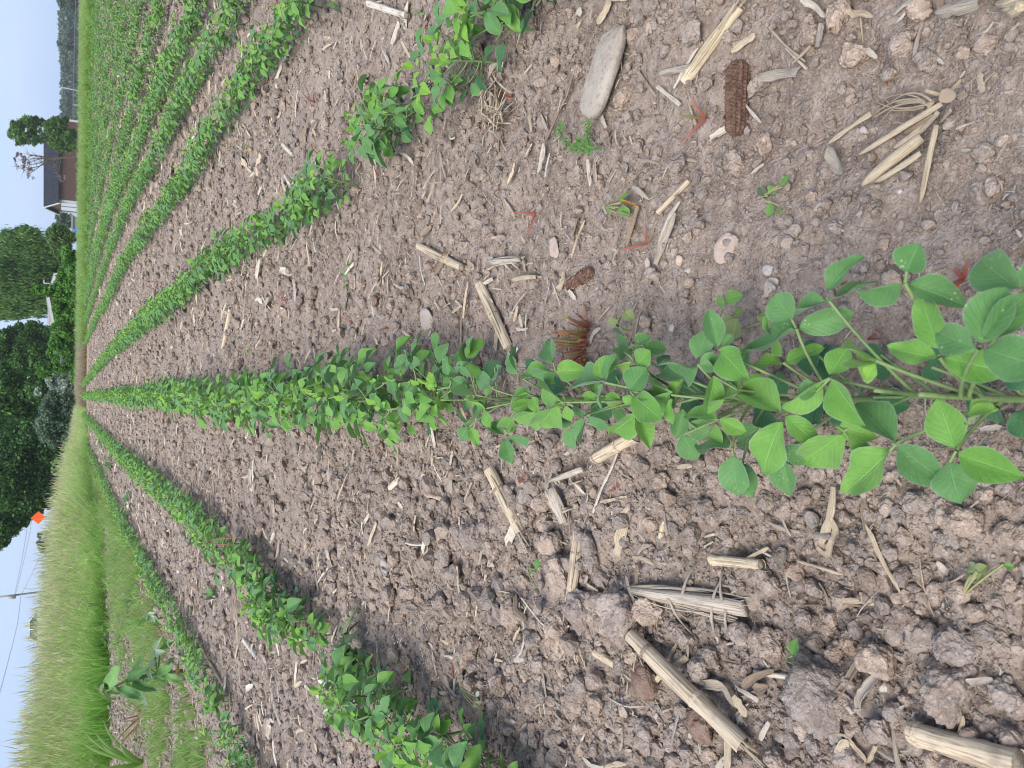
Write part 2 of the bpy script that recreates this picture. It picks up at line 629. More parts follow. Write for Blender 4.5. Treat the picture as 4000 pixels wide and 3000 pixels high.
M_COB = m_plain("corn_cob", (0.15, 0.082, 0.058), (0.27, 0.17, 0.12), 300, 0.9, 0.003)
M_COB_CHAFF = m_plain("cob_chaff", (0.36, 0.25, 0.18), (0.25, 0.14, 0.10), 400, 0.9)
M_ROT = m_plain("rotten_cob", (0.23, 0.135, 0.095), (0.30, 0.215, 0.165), 180, 0.95, 0.004)
STRAWS = dict(s=M_STRAW, y=M_STRAW_Y, g=M_STRAW_G, w=M_STRAW_W, b=M_STRAW_B)
M_RED = m_blade("red_grass", [(0.32, 0.08, 0.06), (0.42, 0.15, 0.11), (0.48, 0.23, 0.16)])
M_REDGREEN = m_blade("red_green_grass", [(0.36, 0.10, 0.07), (0.34, 0.27, 0.10), (0.48, 0.20, 0.13)])
M_YGREEN = m_blade("yellow_green_grass", [(0.32, 0.12, 0.06), (0.27, 0.29, 0.07), (0.34, 0.34, 0.11)])
M_ORANGE_LEAF = m_plain("orange_leaf", (0.55, 0.24, 0.05), (0.48, 0.30, 0.08), 200, 0.7)
M_WEED = m_leaf("weed_leaf", (0.11, 0.25, 0.05), (0.17, 0.33, 0.08), 0.0)
M_WILT = m_leaf("wilted_leaf", (0.22, 0.27, 0.10), (0.27, 0.33, 0.15), 0.0)
M_GREYWEED = m_leaf("greyish_weed_leaf", (0.11, 0.17, 0.09), (0.16, 0.22, 0.12), 0.0)
M_MILK = m_leaf("milkweed_leaf", (0.15, 0.32, 0.085), (0.20, 0.37, 0.12), 0.0)
M_MILKPALE = m_leaf("milkweed_leaf_underside", (0.40, 0.50, 0.34), (0.48, 0.56, 0.40), 0.0)
M_MILKDARK = m_leaf("milkweed_leaf_dark", (0.085, 0.21, 0.06), (0.12, 0.25, 0.08), 0.0)

M_STEMW = m_plain("weed_stem", (0.20, 0.24, 0.09), (0.30, 0.26, 0.13), 300, 0.7)
M_DRYRED = m_blade("dry_red_grass", [(0.36, 0.14, 0.09), (0.46, 0.24, 0.15), (0.50, 0.30, 0.20)])
# ------------------------------------------------------------------ the ground as one sheet
def graded(a0, a1, step, lo, hi, g):
    mid = list(np.arange(a0, a1, step))
    out, s, x = [], step, mid[-1]
    while x < hi:
        s *= g
        x += s
        out.append(x)
    pre, s, x = [], step, mid[0]
    while x > lo:
        s *= g
        x -= s
        pre.append(x)
    return np.array(pre[::-1] + mid + out)
def build_ground():
    xs = graded(-0.46, 0.46, 0.0027, -420, 420, 1.031)
    ys = graded(-0.12, 0.85, 0.0027, -6, 700, 1.028)
    X, Y = np.meshgrid(xs, ys)
    Z = gz(X, Y)
    nx, ny = len(xs), len(ys)
    co = np.stack([X, Y, Z], -1).reshape(-1, 3).astype(np.float32)
    i = np.arange(nx * ny).reshape(ny, nx)
    q = np.stack([i[:-1, :-1], i[:-1, 1:], i[1:, 1:], i[1:, :-1]], -1).reshape(-1, 4).astype(np.int32)
    me = bpy.data.meshes.new("field_ground")
    me.vertices.add(len(co))
    me.vertices.foreach_set("co", co.ravel())
    me.loops.add(q.size)
    me.loops.foreach_set("vertex_index", q.ravel())
    me.polygons.add(len(q))
    me.polygons.foreach_set("loop_start", np.arange(0, q.size, 4, dtype=np.int32))
    me.polygons.foreach_set("loop_total", np.full(len(q), 4, np.int32))
    me.polygons.foreach_set("use_smooth", np.ones(len(q), bool))
    me.update(calc_edges=True)
    x, y = X.ravel(), Y.ravel()
    wob = (fbm(x * 2.2, y * 2.2, 71, 3) - 0.5)
    left = sstep(0.0, 0.5, y - verge_y(np.minimum(x, 0)) + wob * 0.8) * (x < 0.2)
    side = sstep(1.15, 1.75, -x + wob * 1.6) * sstep(2.0, 3.0, y) * 0.55 + sstep(1.4, 3.0, -x + wob) * 0.4
    right = sstep(0.35, 0.6, y - edge_y(x) + wob * 0.3) * (x >= 0)
    verge = np.clip(np.maximum(np.maximum(left, np.minimum(side, 0.8)), right), 0, 1)
    tan = sstep(-0.02, 0.05, y - edge_y(x)) * (1 - sstep(0.28, 0.42, y - edge_y(x))) * (x > -0.3)
    tan = np.maximum(tan, np.exp(-((x - 0.15) / 0.75) ** 2 - ((y - 17.4) / 0.9) ** 2))
    for nm, arr in (("verge", verge), ("tan_strip", np.clip(tan, 0, 1))):
        a = me.attributes.new(nm, "FLOAT", "POINT")
        a.data.foreach_set("value", arr.astype(np.float32))
    me.materials.append(M_GROUND)
    o = link("field_ground", me)
    tag(o, "bare brown crumbly field soil running off to the far grass", "ground", None, "structure")
build_ground()

# ------------------------------------------------------------------ clods and crumbs of soil
OCC = []                                         # straw and stalks, so that lumps do not bury them
def seg_d(px, py, o):
    dx, dy = o[2] - o[0], o[3] - o[1]
    t = max(0, min(1, ((px - o[0]) * dx + (py - o[1]) * dy) / (dx * dx + dy * dy + 1e-6)))
    return math.hypot(px - o[0] - t * dx, py - o[1] - t * dy)
def clod_mesh(name, seed, sub, amp=1.0, flat=0.78, mat=None):
    import bmesh
    bm = bmesh.new()
    bmesh.ops.create_icosphere(bm, subdivisions=sub, radius=1.0)
    o = Vector((seed * 3.17, seed * 1.31, seed * 7.7))
    st = Vector((random.uniform(0.8, 1.2), random.uniform(0.75, 1.1), flat * random.uniform(0.85, 1.1)))
    fr_ = random.Random(seed)
    planes = []
    for k in range(int(12 * min(1, amp))):
        planes.append((Vector((fr_.gauss(0, 1), fr_.gauss(0, 1), fr_.gauss(0, 1))).normalized(), fr_.uniform(0.62, 0.92)))
    for v in bm.verts:
        p = v.co.copy()
        for nn, dd in planes:
            e_ = p.dot(nn) - dd
            if e_ > 0:
                p -= nn * (e_ * 0.85)
        v.co = p
        d = 1 + amp * 0.8 * (0.30 * mnoise.noise(p * 1.1 + o) + 0.17 * mnoise.noise(p * 2.4 + o * 1.3) + 0.10 * mnoise.noise(p * 5.2 + o) + 0.085 * mnoise.noise(p * 9 + o) + 0.055 * mnoise.noise(p * 19 + o))
        c = mnoise.cell(p * 1.6 + o)
        d += amp * 0.07 * c
        v.co = Vector((p.x * st.x, p.y * st.y, p.z * st.z)) * d
    me = bpy.data.meshes.new(name)
    bm.to_mesh(me)
    bm.free()
    me.polygons.foreach_set("use_smooth", [sub > 2] * len(me.polygons))
    me.materials.append(mat or M_SOIL)
    return me
CRUMBS = [clod_mesh("soil_crumb", 10 + i, 2, 1.15) for i in range(12)]
CLODS = [clod_mesh("soil_clod", 50 + i, 4, 1.2, 0.78, M_CLOD_BRIGHT) for i in range(10)]

def field_mask(x, y):
    return (y < edge_y(x) - 0.1) & (y < verge_y(np.minimum(x, 0)) - 0.1)
def cloddiness(x, y):
    return np.clip(0.25 + 0.95 * sstep(0.03, -0.12, x) * sstep(1.6, 0.4, y) + 0.8 * sstep(0.20, 0.30, x) * sstep(0.8, 0.3, y)
                   + 0.4 * (fbm(x * 6, y * 6, 90, 2) - 0.5), 0.12, 1.15)
def spots(n, zlo, zhi, seed, wide=1950):
    r = np.random.RandomState(seed)
    z = np.exp(r.uniform(math.log(zlo), math.log(zhi), n))
    u = r.uniform(-wide, wide, n)
    y = (z - CAM_H * math.sin(TH)) / math.cos(TH)
    x = u * z / FPX + math.tan(PSI) * y
    return x, y, z, r

def build_crumbs():
    x, y, z, r = spots(225000, 0.30, 13.0, 5, 2500)
    k = field_mask(x, y) & (x > -4.2)
    x, y, z = x[k], y[k], z[k]
    n = len(x)
    px = 1.7 * r.pareto(1.75, n) + 1.9                      # size in picture pixels, many small and few large
    s = np.clip(px, 1.9, 19) * z / 768.0 * 0.5
    cl = cloddiness(x, y)
    s = s * (0.55 + 0.65 * cl) * np.interp(z, [0.8, 3.0], [1.0, 0.72])
    s = np.clip(s, 0.0006, 0.019)
    q = np.stack([x, y, np.zeros(n)], -1) - np.array(CAM)
    zz = q @ np.array(FW)
    ppx, ppy = 2000 - FPX * (q @ np.array(UP)) / zz, 1500 - FPX * (q @ np.array(RT)) / zz
    keep = np.ones(n, bool)
    rpx = s * FPX / zz
    for (x0, y0, x1, y1, w) in OCC:                        # nothing bigger than dust lies on top of the straw
        dx, dy = x1 - x0, y1 - y0
        t = np.clip(((ppx - x0) * dx + (ppy - y0) * dy) / (dx * dx + dy * dy + 1e-6), 0, 1)
        dd = np.hypot(ppx - x0 - t * dx, ppy - y0 - t * dy)
        keep &= ~((rpx > 9) & (dd < w * 0.45 + rpx * 0.6))
    x, y, z, s = x[keep], y[keep], z[keep], s[keep]
    n = len(x)
    P = np.stack([x, y, gz(x, y) + s * r.uniform(-0.10, 0.65, n)], -1)
    Rt = np.stack([r.uniform(-0.5, 0.5, n), r.uniform(-0.5, 0.5, n), r.uniform(0, 6.28, n)], -1)
    scatter("soil_crumbs", P, Rt, s, r.randint(0, len(CRUMBS), n), CRUMBS,
            "countless small crumbs of dry brown soil covering the field", "soil crumbs")
# big clods that stand out in the photograph: pixel place, radius in pixels, description
BIG = [
 (3189, 2693, 122, "largest rounded brown soil lump, under the small green seedling"),
 (3726, 2681, 112, "large dark rounded soil lump above the thick bamboo-like corn stalk"),
 (3424, 2579, 66, "fist-shaped soil lump between the two largest lumps"),
 (3744, 2520, 82, "broad soil lump with a fine root across it, beside the large dark lump"),
 (3557, 2434, 46, "middling soil lump with a pointed top above the pale broken stone"),
 (3244, 2555, 52, "angular soil lump directly above the largest rounded lump"),
 (3292, 2950, 70, "rugged soil lump at the picture border near the straw chips"),
 (3442, 2850, 58, "soil lump carrying a brown husk flake, beside the crossed straws"),
 (3322, 2765, 44, "soil lump touching the curled grey husk"),
 (2972, 2518, 58, "rough soil lump right of the grey shredded corn husk"),
 (3322, 2512, 42, "small rough lump above the angular one"),
 (3593, 2506, 52, "lump in the gap beside the broad root-crossed lump"),
 (3027, 2976, 52, "low lump cut by the border near the long yellow stalk"),
 (3919, 2712, 60, "blurred lump next to the white curved husk"),
 (3895, 2524, 56, "blurred wide lump near the picture border"),
 (3141, 2844, 46, "round lump left of the pale stone and straw chips"),
 (2005, 2398, 56, "smooth topped lump beside the dark folded straw"),
 (2192, 2240, 64, "broad low lump beside the wilting round leafed seedling"),
 (2264, 2374, 60, "lump with a straw curl under its edge"),
 (2174, 2470, 64, "double lump beside the curled straw"),
 (2415, 2392, 78, "tall rugged lump at the head of the long yellow stalk"),
 (2523, 2392, 62, "pale faced lump next to the grey shredded husk"),
 (2632, 2488, 64, "jagged lump with a deep hole beneath it"),
 (2475, 2567, 46, "rounded lump beside the long yellow stalk"),
 (2734, 2620, 60, "smooth grey lump between long stalk and curled leaf"),
 (2704, 2150, 36, "orange stained small lump near the yellow stub"),
 (2330, 2434, 42, "lump between two broad ones near the straw curl"),
 (1850, 2090, 60, "lump at the side of the slanting corn stalk"),
 (1930, 2130, 42, "lump under the pale thin stick"),
 (2160, 2130, 48, "lump between thin stick and shredded stalk"),
 (2990, 2290, 50, "lump beside the frayed end of the grey husk"),
 (2960, 2240, 46, "upright lump below the yellow stub"),
 (3790, 2040, 70, "broad lump above the wilted leafy seedling"),
 (3930, 2080, 60, "blurred broad lump at the picture border above the seedling"),
 (3270, 60, 56, "lump beneath the torn husk pieces"),
 (3140, 120, 48, "rugged lump beside the torn husk"),
 (3520, 170, 46, "lump with deep gaps near the row of wood pieces"),
 (3330, 215, 60, "broad lump beside the white petal-like scraps"),
 (3620, 220, 40, "egg-shaped lump near the blurred stalk roots"),
 (3590, 40, 52, "blurred lump near the top edge roots"),
 (2640, 640, 44, "lump in front of the red-leaved seedling"),
 (2480, 575, 36, "lump near the feathery green weed"),
 (2870, 640, 52, "lump below the corn cob"),
 (2960, 330, 46, "lump between the corn cob and the wood chip"),
 (2990, 560, 36, "lump at the foot of the corn cob"),
 (2700, 120, 48, "lump beside the yellow split stalk"),
 (2430, 380, 40, "lump at the side of the oblong stone"),
 (2245, 690, 34, "lump beside the white dry stick"),
 (2010, 60, 46, "lump at the foot of the leafy row near the border"),
 (3120, 900, 30, "flat lump in the fine soil above the middle row"),
]
def place_clod(px, py, rpx, mesh, label, group=None, name="soil_clod"):
    P = at(px, py, 0.006)
    r = rpx * mpp(P) * 1.10
    P = at(px, py, gz1(P.x, P.y) + r * 0.36)
    g = gz1(P.x, P.y)
    o = link(name, mesh)
    o.location = (P.x, P.y, g + r * 0.32)
    o.rotation_euler = (random.uniform(-0.3, 0.3), random.uniform(-0.3, 0.3), random.uniform(0, 6.28))
    o.scale = (r, r, r)
    return tag(o, label, "soil clod", group)
big_meshes = [clod_mesh("soil_clod_big", 200 + i, 5, 1.15, 0.8, M_CLOD_BRIGHT) for i in range(9)]
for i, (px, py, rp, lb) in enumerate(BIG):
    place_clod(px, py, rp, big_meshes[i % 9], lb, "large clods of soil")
def zone(x, y):
    d = ", near" if y < 0.45 else ", midway" if y < 1.0 else ", far along"
    if abs(x) < 0.07:
        return "at the middle row's edge" + d
    if x > 0:
        return ("between middle and stone rows" if x < 0.36 else "beyond the stone row") + d
    return ("between middle and thistle rows" if x > -0.38 else "beyond the thistle row") + d
def many_clods(n):
    k, tries = 0, 0
    taken = [(p[0], p[1], p[2]) for p in BIG]
    while k < n and tries < 9000:
        tries += 1
        px, py = random.uniform(1500, 4040), random.uniform(-30, 3030)
        P = at(px, py, 0)
        c = float(cloddiness(np.array([P.x]), np.array([P.y]))[0])
        if random.random() > c ** 1.6 * 0.9:
            continue
        if abs(P.x) < 0.045 and P.y < 2:
            continue
        rp = random.choice((16, 20, 24, 30, 38)) * random.uniform(0.85, 1.2) * (0.55 + 0.45 * (px - 1200) / 2800) * (1.3 if py > 1900 else 1.0)
        if any(seg_d(px, py, o_) < o_[4] * 0.5 + rp * 0.6 for o_ in OCC):
            continue
        if any((px - a) ** 2 + (py - b) ** 2 < (0.8 * (rp + c_)) ** 2 for a, b, c_ in taken):
            continue
        taken.append((px, py, rp))
        place_clod(px, py, rp, random.choice(CLODS), ("fist-like" if rp > 27 else "pea-sized" if rp < 17 else "nut-sized") + " brown soil lump " + zone(P.x, P.y), "small clods of soil")
        k += 1

# ------------------------------------------------------------------ stones
M_STONE = {}
def m_stone(key, c1, c2, c3):
    t = NT("stone_" + key)
    p = t.pos()
    c = t.mix(t.ramp(t.noise(60, 4, p), 0.35, 0.65), c1, c2)
    c = t.mix(t.math("MULTIPLY", t.ramp(t.noise(240, 5, p, 0.7), 0.50, 0.68), 0.8), c, c3)
    c = t.mix(t.math("MULTIPLY", t.ramp(t.noise(35, 4, p), 0.50, 0.62), 0.45), c, SOIL_A)
    t.col(c)
    t.b.inputs["Roughness"].default_value = 0.75
    t.bump(t.noise(300, 4, p), 0.003, 0.5)
    M_STONE[key] = t.m
m_stone("grey", (0.34, 0.29, 0.235), (0.40, 0.345, 0.285), (0.22, 0.18, 0.145))
m_stone("plain", (0.36, 0.31, 0.27), (0.42, 0.36, 0.31), (0.28, 0.23, 0.19))
m_stone("pale", (0.52, 0.46, 0.40), (0.42, 0.37, 0.32), (0.30, 0.26, 0.22))
m_stone("pink", (0.52, 0.39, 0.31), (0.46, 0.36, 0.29), (0.38, 0.29, 0.23))
m_stone("slate", (0.20, 0.20, 0.22), (0.26, 0.26, 0.27), (0.15, 0.15, 0.17))
def cobble():
    me = clod_mesh("cobble_stone", 333, 4, 0.22, 0.8, M_STONE["grey"])
    for v in me.vertices:
        q = v.co.length
        d = v.co / q
        v.co = Vector([math.copysign(abs(c) ** 0.62, c) for c in d]) * q * 0.92
    a, b = at(2432, 118, 0.012), at(2322, 446, 0.012)
    mid = (a + b) / 2
    L_ = (b - a).length
    W = 128 * mpp(mid)
    o = link("cobble_stone", me)
    ang = math.atan2((b - a).y, (b - a).x)
    o.location = (mid.x, mid.y, gz1(mid.x, mid.y) + 0.008)
    o.rotation_euler = (0, 0, ang)
    o.scale = (L_ * 0.53, W * 0.74, W * 0.30)
    tag(o, "large oblong flat grey speckled stone lying in the soil", "stone")
cobble()
STONES = [
 (2185, 975, 44, "pink", "pale pinkish flat stone half buried near small red seedling"),
 (2668, 1283, 19, "pale", "small white quartz pebble above the bean row"),
 (2704, 1024, 26, "pink", "small angular cream pink stone beside a white pebble"),
 (2740, 1066, 17, "pale", "white pebble beside the angular cream stone"),
 (2770, 1862, 24, "plain", "round brown pebble below the bean leaves"),
 (2014, 1229, 13, "slate", "tiny dark grey pebble beside the pale corn stalk"),
 (3394, 524, 25, "plain", "smooth round beige pebble beside the straw fan"),
 (3250, 817, 28, "plain", "flat beige pebble lying alone in fine soil"),
 (3744, 494, 24, "plain", "rounded grey brown pebble under the straw fan"),
 (3569, 760, 16, "pale", "small whitish pebble beneath the straw fan"),
 (3852, 675, 20, "pink", "small pink pebble near the picture border"),
 (2900, 975, 62, "pink", "large flat pinkish stone sunk in the soil"),
 (3070, 1060, 30, "pale", "cream coloured stone by the bean leaves"),
 (3090, 1130, 46, "pink", "pinkish grey stone under the topmost bean leaf"),
 (2195, 2985, 40, "plain", "grey rounded stone cut by the picture border"),
 (2593, 2802, 26, "pale", "whitish pointed stone beside the long yellow stalk"),
 (2098, 2642, 15, "pink", "small pinkish oval pebble near a diamond shaped white flake"),
 (2216, 2663, 15, "pale", "diamond shaped white flake of stone on the soil"),
 (2397, 2946, 13, "pale", "tiny bright white pebble far from others"),
 (2388, 2705, 16, "plain", "small pale brown pebble near a forked straw"),
 (3370, 2693, 27, "slate", "smooth grey pebble beside the curled husk"),
 (3515, 2669, 25, "pale", "pale grey rounded pebble right of the curled husk"),
 (3322, 2862, 40, "pale", "pale flat sided stone next to the straw chips"),
 (3440, 2508, 52, "pale", "pale broken edged stone standing among the soil lumps"),
 (3225, 2455, 26, "slate", "bluish grey stone fleck near the largest lump"),
 (2915, 2800, 24, "pale", "small pale stone at the left of the dark lump pile"),
 (2440, 2176, 10, "pale", "tiny white pebble near the pale straw chip"),
 (2560, 2148, 9, "slate", "tiny blue grey flint chip near the yellow stub"),
 (1690, 1250, 48, "plain", "round grey brown stone half buried above the middle row"),
 (1540, 2210, 34, "plain", "flat brownish stone below the middle row"),
 (1320, 1850, 34, "plain", "oval pale brown stone below the bean row"),
 (870, 2430, 36, "plain", "round brown stone beside the dry stalk near the outer row"),
]
for i, (px, py, rp, k, lb) in enumerate(STONES):
    me = clod_mesh("pebble", 400 + i, 3, 0.75 if k in ("pale", "pink") else 0.45, 0.6, M_STONE[k])
    P = at(px, py, 0.003)
    r = rp * mpp(P)
    o = link("pebble" if rp < 40 else "stone", me)
    o.location = (P.x, P.y, gz1(P.x, P.y) + r * 0.12)
    o.rotation_euler = (0.2 * random.random(), 0.2, random.uniform(0, 6.28))
    o.scale = (r, r * 0.9, r * (0.45 if rp > 35 else 0.8))
    tag(o, lb, "stone")

# ------------------------------------------------------------------ bean plants
def leaflet_mesh(name, seed, mat, ac, al, fold, curl, wave):
    rr = random.Random(seed)
    mb = MB()
    v, f, uv = [], [], []
    sk = rr.uniform(-0.08, 0.08)
    pk = rr.uniform(0.80, 1.0)
    for j in range(al + 1):
        t = (1 - math.cos(math.pi * j / al)) / 2
        hw = 0.5 * max(0.0, math.sin(math.pi * min(1, max(0, t)) ** pk)) ** 0.80
        if j == 0:
            hw = 0.02
        if j == al:
            hw = 0.01
        for i in range(ac + 1):
            q = i / ac * 2 - 1
            x = q * hw
            z = abs(x) * fold - curl * t * t + wave * math.sin(t * 9 + (1 if q > 0 else 4) + seed) * q * q * 0.06
            v.append(Vector((x + sk * t * (1 - t), t, z)))
            uv.append((i / ac, t))
    for j in range(al):
        for i in range(ac):
            a = j * (ac + 1) + i
            f.append((a, a + 1, a + ac + 2, a + ac + 1))
    mb.add(v, f, uv)
    return mb.mesh(name, mat)
LEAFM, LEAFLOW = {}, {}
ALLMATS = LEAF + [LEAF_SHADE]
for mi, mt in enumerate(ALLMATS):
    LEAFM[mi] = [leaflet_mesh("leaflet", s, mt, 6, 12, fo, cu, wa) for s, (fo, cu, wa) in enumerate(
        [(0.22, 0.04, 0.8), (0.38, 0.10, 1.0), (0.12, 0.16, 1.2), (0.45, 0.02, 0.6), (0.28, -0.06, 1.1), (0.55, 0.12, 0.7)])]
def low_leaf(mb, P0, P1, W, N, mi, fold=0.3, al=3):
    Y = P1 - P0
    Ln = Y.length
    X = Y.cross(N).normalized() * (W * 0.5)
    Z = X.cross(Y).normalized()
    v, uv = [], []
    for j in range(al + 1):
        t = (1 - math.cos(math.pi * j / al)) / 2
        hw = max(0.05, math.sin(math.pi * t ** 0.9) ** 0.75) if 0 < j < al else (0.06 if j == 0 else 0.22)
        c = P0 + Y * t - Z * (Ln * 0.10 * t * t)
        e = Z * (fold * W * 0.5 * hw)
        v += [c - X * hw + e, c, c + X * hw + e]
        uv += [(0, t), (0.5, t), (1, t)]
    f = []
    for j in range(al):
        a = j * 3
        f += [(a, a + 1, a + 4, a + 3), (a + 1, a + 2, a + 5, a + 4)]
    mb.add(v, f, uv, mi)

def plant_spec(seed):
    r = random.Random(seed)
    H = r.uniform(0.058, 0.084)
    lean = Vector((r.uniform(-0.012, 0.012), r.uniform(-0.012, 0.012), 0))
    top = Vector((0, 0, H)) + lean
    stem = [Vector((0, 0, -0.01)), Vector((0, 0, H * 0.4)) + lean * 0.25, top]
    tri = []
    az = r.uniform(0, 6.28)
    def pt(t):
        return stem[0] * ((1 - t) ** 2) + stem[1] * (2 * t * (1 - t)) + stem[2] * t * t
    def leafy(J, d, Ln, mi, n3=True, droop=0.1):
        out = []
        d = d.normalized()
        side = d.cross(Vector((0, 0, 1))).normalized()
        dirs = [(d, 1.0)] + ([(side + d * 0.25, 0.92), (-side + d * 0.25, 0.92)] if n3 else [])
        for dd, sc in dirs:
            dd = dd.normalized()
            dd = (dd + Vector((r.uniform(-.2, .2), r.uniform(-.2, .2), r.uniform(-0.55, 0.35) - droop))).normalized()
            l = Ln * sc * r.uniform(0.85, 1.12)
            b = J + dd * 0.003 + (d * 0.006 if dd.dot(d) > 0.8 and n3 else Vector((0, 0, 0)))
            N = Vector((r.uniform(-.45, .45), r.uniform(-.45, .45), 1)).normalized()
            out.append((b, b + dd * l, l * r.uniform(0.50, 0.72), N, mi))
        return out
    for s in (1, -1):                                      # the pair of single first leaves
        dr = Vector((math.cos(az + 1.5) * s, math.sin(az + 1.5) * s, 0.3))
        J = pt(0.42) + dr * 0.018
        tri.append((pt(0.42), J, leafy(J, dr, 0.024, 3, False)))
    nodes = [(0.45, 0.030, 0.025, 0), (0.55, 0.027, 0.027, 1), (0.66, 0.032, 0.028, 0), (0.78, 0.028, 0.028, 1), (0.88, 0.021, 0.026, 0), (0.97, 0.014, 0.022, 1 if seed % 3 else 2)]
    for k, (t, pl, Ln, mi) in enumerate(nodes):
        a = az + math.pi * k + r.uniform(-0.7, 0.7)
        d = Vector((math.cos(a), math.sin(a), 0))
        J = pt(t) + d * (pl * r.uniform(0.7, 1.15)) + Vector((0, 0, pl * r.uniform(0.15, 0.75)))
        tri.append((pt(t), J, leafy(J, d, Ln * r.uniform(0.88, 1.1), mi if r.random() < 0.75 else 1)))
    a = az + 1.2
    d = Vector((math.cos(a) * 0.5, math.sin(a) * 0.5, 0.9))
    tri.append((pt(1.0), pt(1.0) + d * 0.006, leafy(pt(1.0) + d * 0.006, d, 0.014, 2, True, -0.4)))
    return stem, tri
PMATS = [M_STEM] + ALLMATS
def plant_mesh(seed, al=4):
    stem, tri = plant_spec(seed)
    mb = MB()
    mb.tube(stem, [0.0018, 0.0016, 0.0012], 4, False)
    for a, J, lv in tri:
        mb.tube([a, (a + J) / 2 + Vector((0, 0, -0.003)), J], 0.0008, 3, False)
        for (b, e, w, N, mi) in lv:
            low_leaf(mb, b, e, w, N, mi + 1, 0.3 + 0.3 * random.random(), al)
    return mb.mesh("soybean_plant", PMATS)
NSPEC = 9
PLANT_LOW = [plant_mesh(900 + i) for i in range(NSPEC)]

def proto_plant(seed):                                     # a plant with stem, petioles and leaflets as parts of its own
    stem, tri = plant_spec(seed)
    root = bpy.data.objects.new("soybean_plant", None)
    parts = []
    mb = MB()
    mb.tube(bez(stem[0], stem[1], stem[2], 5), [0.0020, 0.0019, 0.0018, 0.0016, 0.0014, 0.0012], 6, True)
    parts.append(("stem", mb.mesh("stem", M_STEM), Matrix.Identity(4)))
    for a, J, lv in tri:
        if (J - a).length > 0.008:
            mb = MB()
            mb.tube(bez(a, (a + J) / 2 + Vector((0, 0, -0.004)), J, 4), [0.0012, 0.0010, 0.0009, 0.0009, 0.0009], 5, False)
            parts.append(("petiole", mb.mesh("petiole", M_STEM), Matrix.Identity(4)))
        for (b, e, w, N, mi) in lv:
            l = (e - b).length
            parts.append(("leaflet", random.choice(LEAFM[mi]), frame(b, e - b, N, w, l, l)))
    return parts
PROTO = [proto_plant(900 + i) for i in range(NSPEC)]

def row_path(pts, z=0.05):
    q = sorted([(at(px, py, z).y, at(px, py, z).x) for px, py in pts])
    return [a for a, b in q], [b for a, b in q]
ROW1 = row_path([(330, 1500), (416, 1392), (597, 1229), (904, 976), (1100, 850), (1266, 723), (1420, 540), (1600, 380), (1750, 240), (1900, 95), (2010, -10)])
ROW2 = row_path([(398, 1211), (488, 1013), (615, 832), (723, 687), (832, 506), (940, 325), (1067, 163), (1200, -30)])
ROW3 = row_path([(488, 814), (597, 615), (723, 344), (868, 108)])
ROW4 = row_path([(615, 344), (741, 90)])
for T_, q_ in ((ROW3, (8.0, 1.24)), (ROW4, (7.5, 1.55)), (ROW2, (9.0, 0.90))):
    T_[0].append(q_[0])
    T_[1].append(q_[1])
ROWL = row_path([(330, 1620), (452, 1754), (723, 1989), (940, 2188), (1121, 2387), (1374, 2640), (1627, 2839), (1800, 2990)])
ROWL2 = row_path([(362, 1790), (434, 1953), (542, 2170), (651, 2369), (777, 2622), (868, 2820), (960, 3010)])
def row_x(k, y):
    if k == 0:
        return -0.004 + 0.006 * math.sin(y * 2.1)
    tab = {1: ROW1, 2: ROW2, 3: ROW3, 4: ROW4, -1: ROWL, -2: ROWL2}.get(k)
    sp = 0.012 * (k - 4) * min(max(y - 3.0, 0), 7.0)
    if tab:
        if tab[0][0] <= y <= tab[0][-1]:
            return float(np.interp(y, tab[0], tab[1]))
        if y < tab[0][0]:
            return tab[1][0]
        return tab[1][-1]
    return 1.63 + 0.36 * (k - 5) + sp if k > 0 else 0.36 * k
ROWNAME = {0: "the middle bean row", 1: "the bean row passing the oblong grey stone", 2: "the second bean row beyond the oblong stone",
           -1: "the bean row that passes the wilted thistle", -2: "the outermost bean row beside the tall grass"}
def in_frame(x, y, m=120):
    zc = CAM_H * math.sin(TH) + y * math.cos(TH)
    u = (x - math.tan(PSI) * y) / zc * FPX
    return -1500 - m < u < 1500 + m
cand, far = [], []
rp_ = random.Random(77)
for k in range(-2, 19):
    y = {0: 0.665, 1: 0.30, -1: 0.40}.get(k, 0.4)
    while True:
        y += rp_.uniform(0.027, 0.044) * (1.0 if y < 6 else 1.2)
        x = row_x(k, y) + rp_.uniform(-0.014, 0.014) * (1 if k < 2 else 0.5)
        if y > edge_y(x) - 0.15 or (k < 0 and y > verge_y(x) - 0.2) or y > 16:
            break
        if k == 1 and 1.03 < y < 1.10 or (k == -1 and 1.07 < y < 1.21):
            continue
        if rp_.random() < (0.04 if abs(k) < 3 else 0.10):
            continue
        sc = rp_.uniform(0.85, 1.18) * (0.80 if k == 1 and y > 0.95 and y < 1.9 else 1.0) * (0.98 if k == 0 else 0.90 if abs(k) == 1 else 0.80 if k < 4 else 0.86) * (0.85 if k == 0 and y < 0.8 else 1.0)
        cand.append((y if in_frame(x, y) else y + 1000, k, x, y, sc))
cand.sort()
n_indiv, n_parts = 0, 0
seen_in_row = {0: 12}
def nth(n):
    return "%d%s" % (n, "th" if 10 < n % 100 < 14 else {1: "st", 2: "nd", 3: "rd"}.get(n % 10, "th"))
MAXI = 282
fp, frr, fs, fi = [], [], [], []
